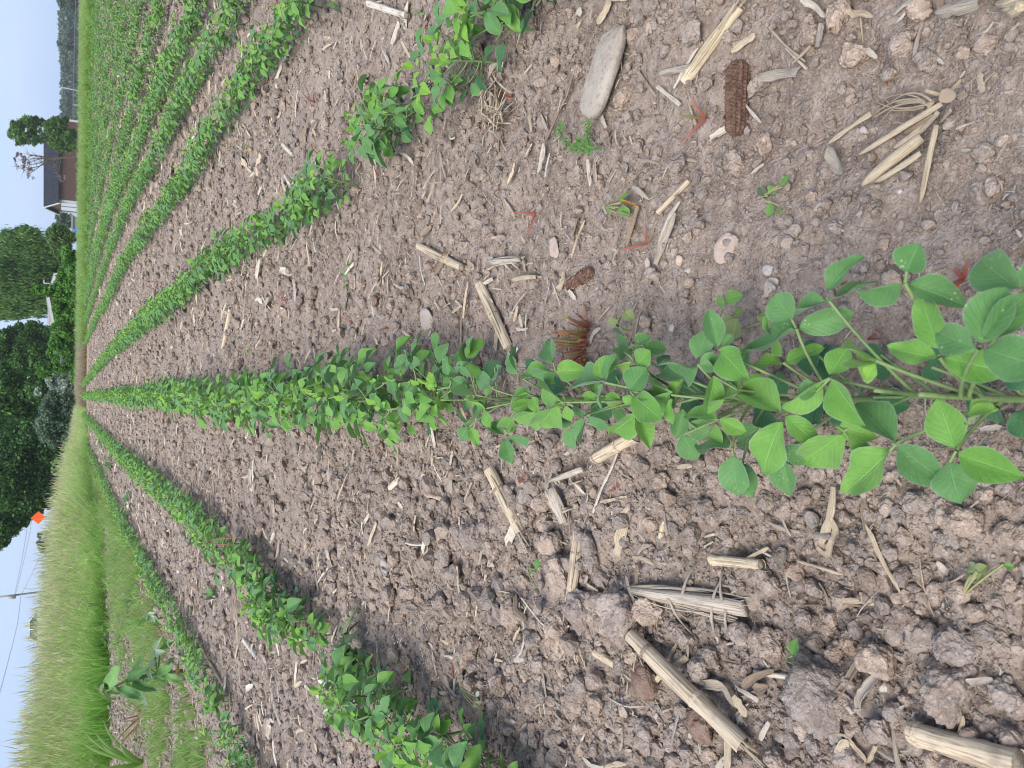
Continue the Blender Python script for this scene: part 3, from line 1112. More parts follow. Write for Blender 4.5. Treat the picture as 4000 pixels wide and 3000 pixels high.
for key, k, x, y, sc in cand:
    rot = rp_.uniform(0, 6.28)
    vi = rp_.randrange(NSPEC)
    g = gz1(x, y) if y < 3 else 0.004
    if key < 1000 and n_indiv < MAXI and abs(k) <= 2:
        n_indiv += 1
        seen_in_row[k] = seen_in_row.get(k, 0) + 1
        lab, grp = nth(seen_in_row[k]) + " soybean plant from the near end of " + ROWNAME[k], "soybean plants in " + ROWNAME[k].replace("the ", "", 1)
        if n_parts < 110 and y < 1.6:
            n_parts += 1
            e = bpy.data.objects.new("soybean_plant", None)
            e.empty_display_size = 0.02
            C.objects.link(e)
            e.location = (x, y, g)
            e.rotation_euler = (0, 0, rot)
            e.scale = (sc, sc, sc)
            tag(e, lab, "soybean plant", grp)
            for nm, me, M in PROTO[vi]:
                o = bpy.data.objects.new(nm, me)
                C.objects.link(o)
                o.parent = e
                o.matrix_basis = M
        else:
            o = link("soybean_plant", PLANT_LOW[vi])
            o.location = (x, y, g)
            o.rotation_euler = (0, 0, rot)
            o.scale = (sc, sc, sc)
            tag(o, lab, "soybean plant", grp)
    else:
        fp.append((x, y, g))
        frr.append((rp_.uniform(-.1, .1), rp_.uniform(-.1, .1), rot))
        fs.append(sc * 1.02)
        fi.append(vi)
scatter("soybean_rows", fp, frr, fs, fi, PLANT_LOW, "close rows of young green soybeans stretching to the field edge", "soybean rows")

# the nearest plants of the middle row, leaf by leaf
T1, T2 = (2900, 1000), (1800, 1000)
S_ = 1.659
HAND = [  # tile, J(x,y), height of J, leaflets (base, tip, width px in tile, material)
 (T1, (1055, 175), .115, [((1065, 100), (1140, -65), 200, 0), ((1035, 180), (755, 225), 110, 0), ((1070, 180), (1415, 300), 160, 0)]),
 (T1, (548, 270), .085, [((550, 235), (742, 10), 130, 0), ((550, 300), (840, 168), 60, 0), ((540, 300), (350, 362), 90, 0)]),
 (T1, (350, 470), .085, [((320, 410), (215, 265), 190, 0), ((370, 462), (692, 375), 150, 0), ((345, 480), (78, 625), 140, 0)]),
 (T1, (265, 690), .075, [((280, 690), (482, 578), 95, 1), ((255, 700), (55, 685), 85, 1), ((262, 650), (115, 430), 90, 1)]),
 (T1, (570, 790), .095, [((565, 770), (672, 600), 150, 1), ((575, 800), (770, 1075), 180, 1), ((510, 820), (280, 980), 100, 1), ((480, 880), (370, 860), 120, 0)]),
 (T1, (860, 675), .115, [((870, 668), (688, 578), 80, 2), ((870, 685), (700, 695), 90, 2), ((860, 700), (805, 790), 80, 2)]),
 (T1, (1275, 650), .115, [((1270, 600), (1140, 285), 180, 1), ((1250, 662), (975, 605), 135, 1), ((1310, 660), (1685, 755), 195, 1)]),
 (T1, (1535, 595), .135, [((1535, 560), (1690, 230), 260, 0), ((1520, 600), (1268, 500), 190, 0), ((1575, 605), (1960, 720), 270, 0), ((1560, 530), (1840, 260), 170, 0)]),
 (T1, (1815, 240), .125, [((1785, 212), (1560, 40), 250, 0), ((1830, 240), (1990, 60), 200, 0)]),
 (T1, (265, 1030), .090, [((250, 1018), (-5, 860), 165, 1), ((255, 1075), (110, 1405), 220, 1), ((278, 1040), (478, 1200), 120, 1)]),
 (T1, (660, 1135), .085, [((655, 1140), (405, 1335), 195, 1), ((615, 1105), (845, 1170), 130, 1), ((700, 1205), (835, 1290), 100, 1)]),
 (T1, (1000, 1215), .090, [((985, 1205), (755, 975), 170, 0), ((955, 1265), (710, 1510), 225, 1), ((1008, 1235), (1318, 1480), 200, 0)]),
 (T1, (1385, 1262), .090, [((1375, 1245), (1270, 955), 215, 1), ((1400, 1290), (1785, 1420), 205, 1), ((1345, 1335), (1400, 1575), 240, 0)]),
 (T1, (1655, 985), .120, [((1650, 985), (1450, 1060), 110, 2), ((1650, 990), (1470, 1020), 80, 2)]),
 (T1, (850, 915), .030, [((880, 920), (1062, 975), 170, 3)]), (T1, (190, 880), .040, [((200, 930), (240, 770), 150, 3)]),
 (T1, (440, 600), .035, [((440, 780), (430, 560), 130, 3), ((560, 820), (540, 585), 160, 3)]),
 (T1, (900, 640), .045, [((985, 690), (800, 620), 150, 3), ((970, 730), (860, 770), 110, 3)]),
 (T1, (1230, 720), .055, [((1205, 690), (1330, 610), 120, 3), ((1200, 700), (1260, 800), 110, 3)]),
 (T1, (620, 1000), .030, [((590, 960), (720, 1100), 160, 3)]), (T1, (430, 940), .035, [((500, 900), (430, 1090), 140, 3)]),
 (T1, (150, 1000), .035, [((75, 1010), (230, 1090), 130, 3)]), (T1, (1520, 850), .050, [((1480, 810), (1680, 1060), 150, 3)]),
 (T1, (1720, 780), .050, [((1680, 770), (1850, 840), 110, 3)]), (T1, (1800, 1060), .045, [((1770, 1010), (1860, 1170), 160, 3)]),
 (T1, (255, 1290), .060, [((255, 1300), (300, 1530), 150, 0), ((275, 1240), (430, 1330), 120, 0)]),
 (T1, (20, 1250), .060, [((120, 1110), (-40, 1200), 150, 0), ((0, 1345), (55, 1545), 150, 0)]),
 (T1, (0, 860), .060, [((10, 855), (125, 785), 95, 1), ((-20, 800), (20, 610), 110, 0)]),
 (T2, (1670, 1050), .085, [((1660, 1050), (1463, 1028), 80, 1), ((1680, 1062), (1835, 1135), 100, 1), ((1655, 1085), (1610, 1190), 80, 1)]),
 (T2, (1760, 1245), .080, [((1742, 1238), (1530, 1190), 120, 0), ((1765, 1295), (1790, 1535), 190, 0)]),
 (T2, (1535, 700), .090, [((1525, 715), (1340, 705), 115, 0), ((1548, 705), (1690, 680), 115, 0), ((1530, 665), (1590, 490), 140, 0)]),
 (T2, (1675, 605), .095, [((1665, 590), (1610, 365), 110, 0), ((1682, 620), (1850, 790), 190, 1), ((1700, 590), (1755, 515), 70, 0)]),
 (T2, (1455, 790), .080, [((1445, 795), (1285, 760), 110, 0), ((1448, 802), (1385, 970), 90, 1)]),
 (T2, (1100, 880), .090, [((1090, 872), (1190, 735), 155, 0), ((1125, 910), (1280, 1045), 175, 1), ((1100, 900), (1070, 960), 70, 1)]),
 (T2, (1140, 1035), .070, [((1130, 1035), (995, 1120), 100, 1), ((1155, 1050), (1218, 1220), 80, 1)]),
 (T2, (935, 820), .095, [((920, 815), (735, 850), 125, 0), ((940, 800), (1000, 645), 80, 0), ((915, 830), (905, 985), 60, 0), ((870, 785), (1010, 665), 115, 1)]),
 (T2, (615, 745), .090, [((600, 695), (565, 545), 125, 0), ((605, 745), (468, 775), 85, 0), ((625, 750), (800, 740), 125, 1)]),
 (T2, (820, 1035), .085, [((803, 1030), (738, 935), 75, 0), ((825, 1045), (945, 1100), 75, 0), ((812, 1060), (765, 1210), 80, 0)]),
 (T2, (735, 1100), .075, [((722, 1112), (710, 1240), 105, 0), ((722, 1085), (605, 990), 75, 0)]),
 (T2, (340, 1020), .080, [((350, 1012), (452, 940), 95, 1), ((355, 1045), (505, 1025), 85, 1), ((325, 1040), (290, 1150), 80, 1)]),
 (T2, (290, 1170), .075, [((280, 1160), (180, 1100), 65, 0), ((312, 1170), (425, 1185), 65, 0), ((285, 1190), (325, 1330), 105, 0)]),
 (T2, (660, 950), .095, [((640, 935), (540, 825), 115, 1), ((620, 960), (515, 1100), 115, 1), ((680, 970), (705, 1065), 75, 1), ((660, 985), (640, 920), 60, 2)]),
 (T2, (385, 780), .085, [((362, 745), (340, 600), 75, 0), ((390, 775), (575, 790), 95, 1), ((375, 760), (300, 650), 90, 0)]),
 (T2, (205, 860), .085, [((190, 845), (98, 780), 110, 0), ((215, 835), (272, 730), 70, 0), ((200, 875), (125, 965), 90, 1)]),
 (T2, (60, 1105), .075, [((40, 1112), (-5, 1190), 90, 0), ((60, 1110), (110, 1220), 60, 1), ((55, 1085), (-5, 1020), 80, 0)]),
 (T2, (160, 990), .085, [((155, 980), (70, 1100), 75, 1), ((150, 990), (180, 1110), 70, 1), ((170, 1000), (60, 940), 60, 2)]),
 (T2, (1100, 585), .070, [((1090, 585), (1000, 632), 75, 0), ((1190, 580), (1322, 605), 85, 0), ((1095, 560), (1030, 485), 95, 0), ((1130, 570), (1215, 525), 85, 0)]),
 (T2, (1140, 700), .085, [((1140, 700), (1218, 620), 120, 1), ((1128, 715), (1080, 640), 75, 1), ((1100, 700), (1010, 690), 50, 2)]),
 (T2, (1365, 900), .085, [((1360, 895), (1242, 765), 85, 1), ((1355, 905), (1185, 930), 95, 1), ((1368, 925), (1372, 1085), 75, 1)]),
 (T2, (1800, 870), .090, [((1790, 860), (1640, 705), 85, 1), ((1800, 880), (1632, 950), 100, 1), ((1640, 780), (1600, 1005), 80, 1)]),
 (T2, (450, 900), .085, [((450, 900), (340, 900), 70, 1), ((430, 890), (350, 980), 80, 1), ((460, 920), (510, 1010), 75, 1)]),
 (T2, (870, 900), .080, [((880, 895), (800, 940), 80, 1), ((930, 910), (1030, 940), 85, 1), ((860, 890), (840, 800), 70, 1)]),
 (T2, (1510, 1000), .035, [((1450, 930), (1560, 1085), 170, 3)]), (T2, (1500, 870), .035, [((1420, 850), (1570, 880), 140, 3)]),
 (T2, (600, 850), .035, [((540, 830), (655, 850), 130, 3)]), (T2, (1005, 780), .035, [((990, 840), (1010, 745), 110, 3)]),
 (T2, (900, 1000), .035, [((850, 960), (960, 1040), 120, 3)]), (T2, (220, 720), .040, [((180, 790), (240, 690), 110, 3)]),
 (T2, (470, 700), .040, [((430, 720), (515, 705), 90, 3)]), (T2, (1320, 700), .050, [((1290, 740), (1345, 655), 100, 3)]),
 (T2, (1390, 1080), .050, [((1440, 990), (1395, 1170), 90, 0)]), (T2, (1530, 1120), .060, [((1480, 1080), (1600, 1160), 130, 0), ((1440, 1160), (1520, 1310), 150, 0)]),
 (T2, (1010, 990), .050, [((990, 970), (1060, 1060), 80, 0)]),
 (T2, (100, 900), .070, [((90, 900), (0, 850), 80, 1), ((60, 760), (-20, 740), 70, 0)]),
]
ROOTS = [(4130, 1560), (3800, 1550), (3480, 1560), (3130, 1565), (2900, 1550), (2700, 1560), (2520, 1555), (2380, 1560), (2250, 1552), (2130, 1560), (2020, 1556), (1920, 1560)]
ROOTL = ["nearest soybean plant, its big leaves running out of the picture", "soybean plant with large leaves behind the nearest one",
         "third soybean plant of the middle row, with long slanting leaf stalks", "soybean plant of the middle row with a holed white-spotted leaf",
         "soybean plant next to the wilted velvet-leaved weed", "soybean plant whose leaf hangs over the knotted corn stalk",
         "soybean plant just below the red grass tuft's base", "soybean plant overlapping the red grass tuft",
         "soybean plant in front of the red grass tips", "soybean plant beside the buried end of the pale corn stalk",
         "soybean plant with paired leaves drooping away from the red tuft", "soybean plant at the back of the twelve nearest ones"]
plants = []
for (px, py), lb in zip(ROOTS, ROOTL):
    P = at(px, py, 0.012)
    P.z = gz1(P.x, P.y)
    e = empty("soybean_plant", P, lb, "soybean plant", "soybean plants in middle bean row")
    plants.append([e, []])
for tile, J, z, lv in HAND:
    def W_(q, zz):
        return at(tile[0] + q[0] / S_, tile[1] + q[1] / S_, zz)
    Jw = W_(J, z)
    pl = min(plants, key=lambda q: (q[0].location.xy - (Jw.xy + Vector((0, -0.02)))).length)
    low = lv[0][3] == 3
    pl[1].append((Jw, low))
    for (b, t, w, mi) in lv:
        P0 = W_(b, z)
        dz = random.uniform(-0.010, 0.004)
        P1 = W_(t, max(0.012, z + dz))
        P1 = P0 + (P1 - P0) * 1.10
        Ln = (P1 - P0).length
        Wd = 1.16 * w / S_ * mpp((P0 + P1) / 2)
        toC = (CAM - (P0 + P1) / 2).normalized()
        full = max(Wd, Ln * 0.56)
        roll = math.acos(max(0.35, min(1.0, Wd / full))) * random.choice((1, -1))
        Y = (P1 - P0).normalized()
        N = (toC * 0.55 + Vector((0, 0, 0.6)))
        N = Matrix.Rotation(roll, 3, Y) @ N
        if N.z < 0:
            N = Matrix.Rotation(-2 * roll, 3, Y) @ N
        me = random.choice(LEAFM[mi][:5]) if roll == 0 or mi == 3 else random.choice(LEAFM[mi])
        link("leaflet", me, pl[0], frame(P0, P1 - P0, N, full, Ln, Ln))
        if (P0 - Jw).length > 0.004 and not low:
            mb = MB()
            mb.tube([Jw, (Jw + P0) / 2, P0], 0.0007, 5, False)
            mb.build("petiolule", M_STEM, pl[0])
for e, js in plants:
    B = e.location.copy()
    hi = [j for j, lo in js if not lo]
    top = max((j.z for j in hi), default=0.08)
    mean = sum(hi, Vector()) / len(hi) if hi else B
    tp = Vector((B.x * 0.75 + mean.x * 0.25, B.y * 0.8 + mean.y * 0.2, top * 0.88))
    md = Vector((B.x, B.y, top * 0.45))
    mb = MB()
    mb.tube(bez(B - Vector((0, 0, 0.01)), md, tp, 7), [0.0018, 0.0018, 0.0017, 0.0016, 0.0014, 0.0012, 0.0011, 0.0010], 7, True)
    mb.build("stem", M_STEM, e)
    path = bez(B - Vector((0, 0, 0.01)), md, tp, 20)
    for j, lo in js:
        a = min(path, key=lambda q: abs(q.z - j.z * (0.66 if not lo else 0.85)))
        mb = MB()
        mid = (a + j) / 2 + Vector((0, 0, 0.006 if not lo else 0.0))
        mb.tube(bez(a, mid, j, 6), [0.0011, 0.0009, 0.0008, 0.0008, 0.0008, 0.0008, 0.0009], 6, False)
        mb.build("petiole", M_STEM, e)
# ------------------------------------------------------------------ corn stalks, cobs and straw left from last year
def gp(px, py, lift=0.0):
    P = at(px, py, 0.004 + lift)
    P.z = gz1(P.x, P.y) + 0.0045 + lift
    return P
def between(a, b, n, sag=0.0, bow=0.0):
    d = b - a
    s = d.cross(Vector((0, 0, 1))).normalized()
    return [a + d * t + s * (bow * 4 * t * (1 - t) * d.length) + Vector((0, 0, sag * 4 * t * (1 - t) * d.length)) for t in [i / n for i in range(n + 1)]]
def stalk(x0, y0, x1, y1, wpx, mat, label, nodes=(0.3,), fray=0, split=False, seed=1, name="corn_stalk", lift=0.0, taper=0.92, bow=0.0):
    r_ = random.Random(seed)
    OCC.append((x0, y0, x1, y1, wpx))
    a, b = gp(x0, y0), gp(x1, y1)
    R = wpx * 0.5 * mpp((a + b) / 2)
    a, b = [at(x, y, gz1(q.x, q.y) + R * 0.85 + 0.0015 + lift) for q, x, y in ((a, x0, y0), (b, x1, y1))]
    e = empty(name, ((a + b) / 2).to_tuple(), label, "corn stalk", "old corn stalks on the soil")
    n = 14
    path = between(a, b, n, 0.0, bow)
    rad = []
    for i in range(n + 1):
        t = i / n
        q = R * (1 + (taper - 1) * t)
        for nd in nodes:
            q *= 1 + 0.13 * math.exp(-((t - nd) / 0.035) ** 2)
        rad.append(q * (1 + 0.03 * r_.uniform(-1, 1)))
    mb = MB()
    mb.tube(path, rad, 16, False, 0, 0.10, 0.88, seed)
    mb.build("stem", mat, e)
    d = (b - a).normalized()
    for c, s in ((path[0], 1), (path[-1], -1)):
        mb = MB()
        q = rad[0] if s > 0 else rad[-1]
        mb.tube([c + d * (s * q * 0.15), c + d * (s * q * 0.5)], [q * 0.92, q * 0.9], 12, True, 0, 0.08, 0.88, seed)
        mb.build("pith", M_PITH, e)
    for nd in nodes:
        c = a + (b - a) * nd
        mb = MB()
        q = R * (1 + (taper - 1) * nd) * 1.13
        mb.tube([c - d * q * 0.22, c - d * q * 0.05, c + d * q * 0.10, c + d * q * 0.22], [q * 1.0, q * 1.05, q * 1.0, q * 0.97], 16, False, 0, 0.05, 0.88, seed + 3)
        mb.build("node_ring", M_STRAW_B if r_.random() < 0.3 else mat, e)
    for k in range(fray):                                 # split fibres at the far end
        an = r_.uniform(0, 6.28)
        o = Vector((math.cos(an), 0, math.sin(an)))
        o = (o - d * o.dot(d)).normalized() * R
        st = b + o * r_.uniform(0.4, 0.95) - d * R * r_.uniform(1, 5)
        en = st + d * R * r_.uniform(3, 8) + o * r_.uniform(0, 1.0) + Vector((0, 0, -R * r_.uniform(0, 0.6)))
        en.z = max(en.z, gz1(en.x, en.y) + 0.001)
        mb = MB()
        mb.ribbon(between(st, en, 5, r_.uniform(-.03, .05), r_.uniform(-.08, .08)), [R * r_.uniform(0.25, 0.6) * q for q in (1, 1, .9, .8, .55, .2)], o, 0.2, 3, 0, 0.0004)
        mb.build("fibre", r_.choice((mat, M_STRAW, M_STRAW_W)), e)
    if split:
        for k in range(3):                                # long dark cracks show as lifted strips of rind
            st, en = a + (b - a) * r_.uniform(0.05, 0.3), a + (b - a) * r_.uniform(0.6, 0.98)
            s = d.cross(Vector((0, 0, 1))) * (R * (k - 1) * 0.55)
            up = Vector((0, 0, R * math.sqrt(max(0.1, 1 - ((k - 1) * 0.55) ** 2)) * 0.90))
            mb = MB()
            mb.ribbon(between(st + s + up, en + s + up, 8, 0.012, 0.01 * (k - 1)), [R * 0.42 * q for q in (.4, .8, 1, 1, 1, .9, .8, .6, .3)], (0, 0, 1), 0.25, 3, 0, 0.0005)
            mb.build("rind_strip", r_.choice((mat, M_STRAW, M_STRAW_Y)), e)
    return e
def piece(pts, wpx, mat, label, kind="strip", cat="straw piece", name="straw_piece", lifts=None, seed=0, cup=None, group=None):
    r_ = random.Random(int(pts[0][0] * 3 + pts[0][1]) + seed)
    P = [gp(x, y, (lifts[i] if lifts else 0.0)) for i, (x, y) in enumerate(pts)]
    w = wpx * mpp(P[0])
    for i in range(len(pts) - 1):
        OCC.append(pts[i] + pts[i + 1] + (wpx,))
    if len(P) == 2:
        P = between(P[0], P[1], 6, r_.uniform(0, 0.03), r_.uniform(-0.03, 0.03))
    else:
        Q = []
        for i in range(len(P) - 1):
            p0, p1, p2, p3 = P[max(0, i - 1)], P[i], P[i + 1], P[min(len(P) - 1, i + 2)]
            for k in range(4):
                t = k / 4
                Q.append(0.5 * ((2 * p1) + (p2 - p0) * t + (2 * p0 - 5 * p1 + 4 * p2 - p3) * t * t + (3 * p1 - p0 - 3 * p2 + p3) * t ** 3))
        P = Q + [P[-1]]
    n = len(P)
    mb = MB()
    if kind == "twig":
        mb.tube([p + Vector((0, 0, w * .4)) for p in P], [w * 0.5 * (1 - 0.45 * i / n) * r_.uniform(0.85, 1.1) for i in range(n)], 6, True)
    else:
        c = {"strip": 0.10, "half": 0.55, "leaf": -0.30}[kind] if cup is None else cup
        ws = []
        for i in range(n):
            t = i / (n - 1)
            q = 1.0 if kind != "leaf" else (0.35 + 0.65 * math.sin(math.pi * min(1, 0.12 + 0.85 * t)))
            ws.append(w * q * r_.uniform(0.72, 1.12) * (r_.uniform(0.25, 0.9) if i in (0, n - 1) else 1))
        h = w * (0.42 if kind == "half" else 0.15)
        tilt = Vector((r_.uniform(-.35, .35), r_.uniform(-.35, .35), 1))
        mb.ribbon([p + Vector((0, 0, h + 0.001)) for p in P], ws, tilt, c, 5, 0, w * 0.06 + 0.0002)
    o = mb.build(name, mat, None, kind == "twig")
    return tag(o, label, cat, group)

stalk(1439, 14, 1590, 62, 27, M_STRAW_W, "whitish ringed corn stalk stub near the border above the oblong-stone row", (0.45,), 2, False, 1)
stalk(1638, 962, 1806, 1046, 33, M_STRAW, "pale corn stalk with a dark ring and shredded side strips, alone in open soil", (0.22, 0.72), 4, True, 2)
stalk(1875, 1112, 1988, 1362, 42, M_STRAW, "straight pale corn stalk whose end hides under the bean row", (0.50,), 2, True, 3)
stalk(2676, 318, 2890, 22, 50, M_STRAW_Y, "thick yellowish split corn stalk standing out beyond the oblong stone", (0.13,), 7, True, 4)
stalk(2700, 262, 2585, 284, 28, M_STRAW_G, "short weathered stalk stub lying across the yellow split stalk", (0.5,), 1, False, 5)
stalk(2483, 1702, 2324, 1792, 50, M_STRAW, "knotted corn stalk poking out from under the bean leaves", (0.40, 0.95), 2, False, 6, lift=0.004)
stalk(1911, 1834, 2036, 2078, 46, M_STRAW, "slanting corn stalk with peeling rind between large soil lumps", (0.32, 0.86), 5, True, 7)
stalk(2262, 2075, 2232, 2318, 45, M_STRAW, "upright-lying pale stalk under a bundle of shredded strips", (0.35,), 4, True, 8)
stalk(2601, 2018, 2580, 2100, 24, M_STRAW_Y, "short thin yellow stalk bit above the shredded grey husk", (0.7,), 0, False, 9)
stalk(2780, 2186, 2976, 2206, 46, M_STRAW_Y, "smooth yellow corn stalk stub with a clean cut end", (0.06,), 2, True, 10)
stalk(2463, 2482, 2905, 2912, 66, M_STRAW, "longest corn stalk, cracked open along its length", (0.17, 0.62), 9, True, 11, lift=0.004, taper=1.15)
stalk(2324, 2548, 2427, 2609, 36, M_STRAW, "short cracked stalk piece resting beside the longest stalk", (0.33,), 1, True, 12)
stalk(3562, 2862, 3990, 2992, 96, M_STRAW, "thickest corn stalk with a ringed root end, cut by the border", (0.09,), 0, True, 13, taper=1.25)
stalk(1250, 2652, 1312, 2704, 27, M_STRAW_W, "small tan stalk stub by the leafy row with the wilted thistle", (), 1, False, 14)
stalk(957, 2502, 1011, 2574, 24, M_STRAW_W, "stubby stalk bit between the two rows beside the tall grass", (0.5,), 2, False, 15)
stalk(872, 1362, 900, 1205, 18, M_STRAW, "thin old stalk lying crosswise above the far middle row", (0.5,), 1, False, 16)
stalk(1107, 566, 1147, 608, 19, M_STRAW_W, "stubby stalk near the small red weeds above the stone row", (), 2, False, 17)
stalk(2569, 832, 2692, 705, 22, M_STRAW, "slim round straw stalk beside a grey leaf scrap", (), 2, False, 18)
stalk(2948, 2627, 3123, 2650, 24, M_STRAW_W, "straight whitish stalk tucked under the largest soil lump", (), 0, False, 19)
stalk(1032, 1000, 1066, 920, 13, M_STRAW, "thin straw stalk emerging under the bean row", (), 1, False, 20)
stalk(800, 2552, 874, 2682, 13, M_STRAW, "long thin stalk beside the outermost bean row", (0.5,), 1, False, 21)
stalk(530, 2125, 600, 2215, 10, M_STRAW, "far pale stalk leaning along the outermost bean row", (), 0, False, 22)
stalk(690, 2560, 835, 2620, 13, M_STRAW, "jointed stalk beside the outermost row near the milkweed", (0.5,), 1, False, 23)

def husk(x0, y0, x1, y1, w0, w1, label, n=34, seed=5):    # shredded stalk foot: a bundle of strips
    r_ = random.Random(seed)
    a, b = gp(x0, y0), gp(x1, y1)
    OCC.append((x0, y0, x1, y1, max(w0, w1)))
    s_ = mpp((a + b) / 2)
    e = empty("shredded_husk", ((a + b) / 2).to_tuple(), label, "corn husk", "old corn stalks on the soil")
    d = b - a
    sd = d.cross(Vector((0, 0, 1))).normalized()
    mb = MB()
    mb.tube([a + d * t + Vector((0, 0, w0 * s_ * .35)) for t in (0.02, .25, .5, .75, .97)], [s_ * q * 0.42 for q in (w0, w0 * .7 + w1 * .3, (w0 + w1) / 2, w1 * .8, w1 * .7)], 12, True, 0, 0.3, 0.6, seed)
    mb.build("core", M_STRAW_G, e)
    for k in range(n):
        t0, t1 = r_.uniform(-0.02, 0.35), r_.uniform(0.55, 1.06)
        q0, q1 = r_.uniform(-1, 1), r_.uniform(-1, 1) * 0.6
        q1 = q0 * 0.75 + q1 * 0.25
        h0 = math.sqrt(max(0, 1 - q0 * q0)) * 0.38 + 0.1
        p0 = a + d * t0 + sd * (q0 * w0 * 0.5 * s_) + Vector((0, 0, h0 * w0 * s_))
        p1 = a + d * t1 + sd * (q1 * w1 * 0.55 * s_) + Vector((0, 0, h0 * w1 * 0.55 * s_ * r_.uniform(0.5, 1.1)))
        w = s_ * r_.uniform(5, 17)
        mb = MB()
        mb.ribbon(between(p0, p1, 7, r_.uniform(-0.01, 0.03), r_.uniform(-0.05, 0.05)), [w * q for q in (.5, .9, 1, 1, .95, .9, .7, .3)], (sd * q0 + Vector((0, 0, 0.7))), 0.2, 3, 0, 0.0003)
        mb.build("strip", r_.choice((M_STRAW_G, M_STRAW_G, M_STRAW, M_STRAW_W)), e)
    for k in range(7):                                    # rootlets
        t = r_.uniform(0.35, 0.9)
        p0 = a + d * t + Vector((0, 0, w1 * .3 * s_))
        p2 = p0 + sd * r_.uniform(0.7, 1.5) * w1 * s_ * r_.choice((1, 1, -1)) + d * r_.uniform(-.1, .2)
        p2.z = gz1(p2.x, p2.y) + 0.002
        mb = MB()
        mb.tube(bez(p0, (p0 + p2) / 2 + Vector((0, 0, w1 * .3 * s_)), p2, 6), [s_ * q for q in (7, 6, 6, 5, 4, 3, 2)], 5, True, 0, 0.2, 1.0, k)
        mb.build("rootlet", M_STRAW_G, e)
    return e
husk(2545, 2290, 2965, 2372, 46, 120, "big grey shredded corn stalk foot with rootlets and loose strips", 40, 5)
husk(2235, 1900, 2272, 2040, 66, 50, "sheaf of pale shredded strips at the head of a stalk", 18, 6)
husk(2366, 1826, 2216, 1876, 34, 30, "flattened shredded strip joined to the knotted corn stalk", 8, 7)
husk(1957, 1032, 2078, 1018, 36, 30, "fuzzy frayed straw chunk above the straight pale stalk", 12, 8)
def nest():
    B_ = gp(1978, 420)
    e = empty("straw_nest", B_, "matted nest of dry curled straw beside a red grass blade", "corn straw")
    r_ = random.Random(9)
    for k in range(52):
        a_ = r_.uniform(0, 6.28)
        q = 0.026 * math.sqrt(r_.random())
        c = B_ + Vector((math.cos(a_) * q * 1.2, math.sin(a_) * q, r_.uniform(0.001, 0.010)))
        h = a_ + 1.57 + r_.uniform(-0.9, 0.9)
        d = Vector((math.cos(h), math.sin(h), r_.uniform(-.15, .15))) * r_.uniform(0.010, 0.024)
        o = Vector((math.cos(a_), math.sin(a_), 0)) * r_.uniform(-0.010, 0.004)
        mb = MB()
        mb.ribbon(bez(c - d, c + o + Vector((0, 0, .004)), c + d, 7), [0.0019 * r_.uniform(0.5, 1.5) * x_ for x_ in (.5, .9, 1, 1, 1, .9, .7, .3)], (r_.uniform(-.6, .6), r_.uniform(-.6, .6), 1), 0.3, 3, 0, 0.0003)
        mb.build("strip", r_.choice((M_STRAW, M_STRAW_G, M_STRAW_B, M_STRAW_G)), e)
nest()

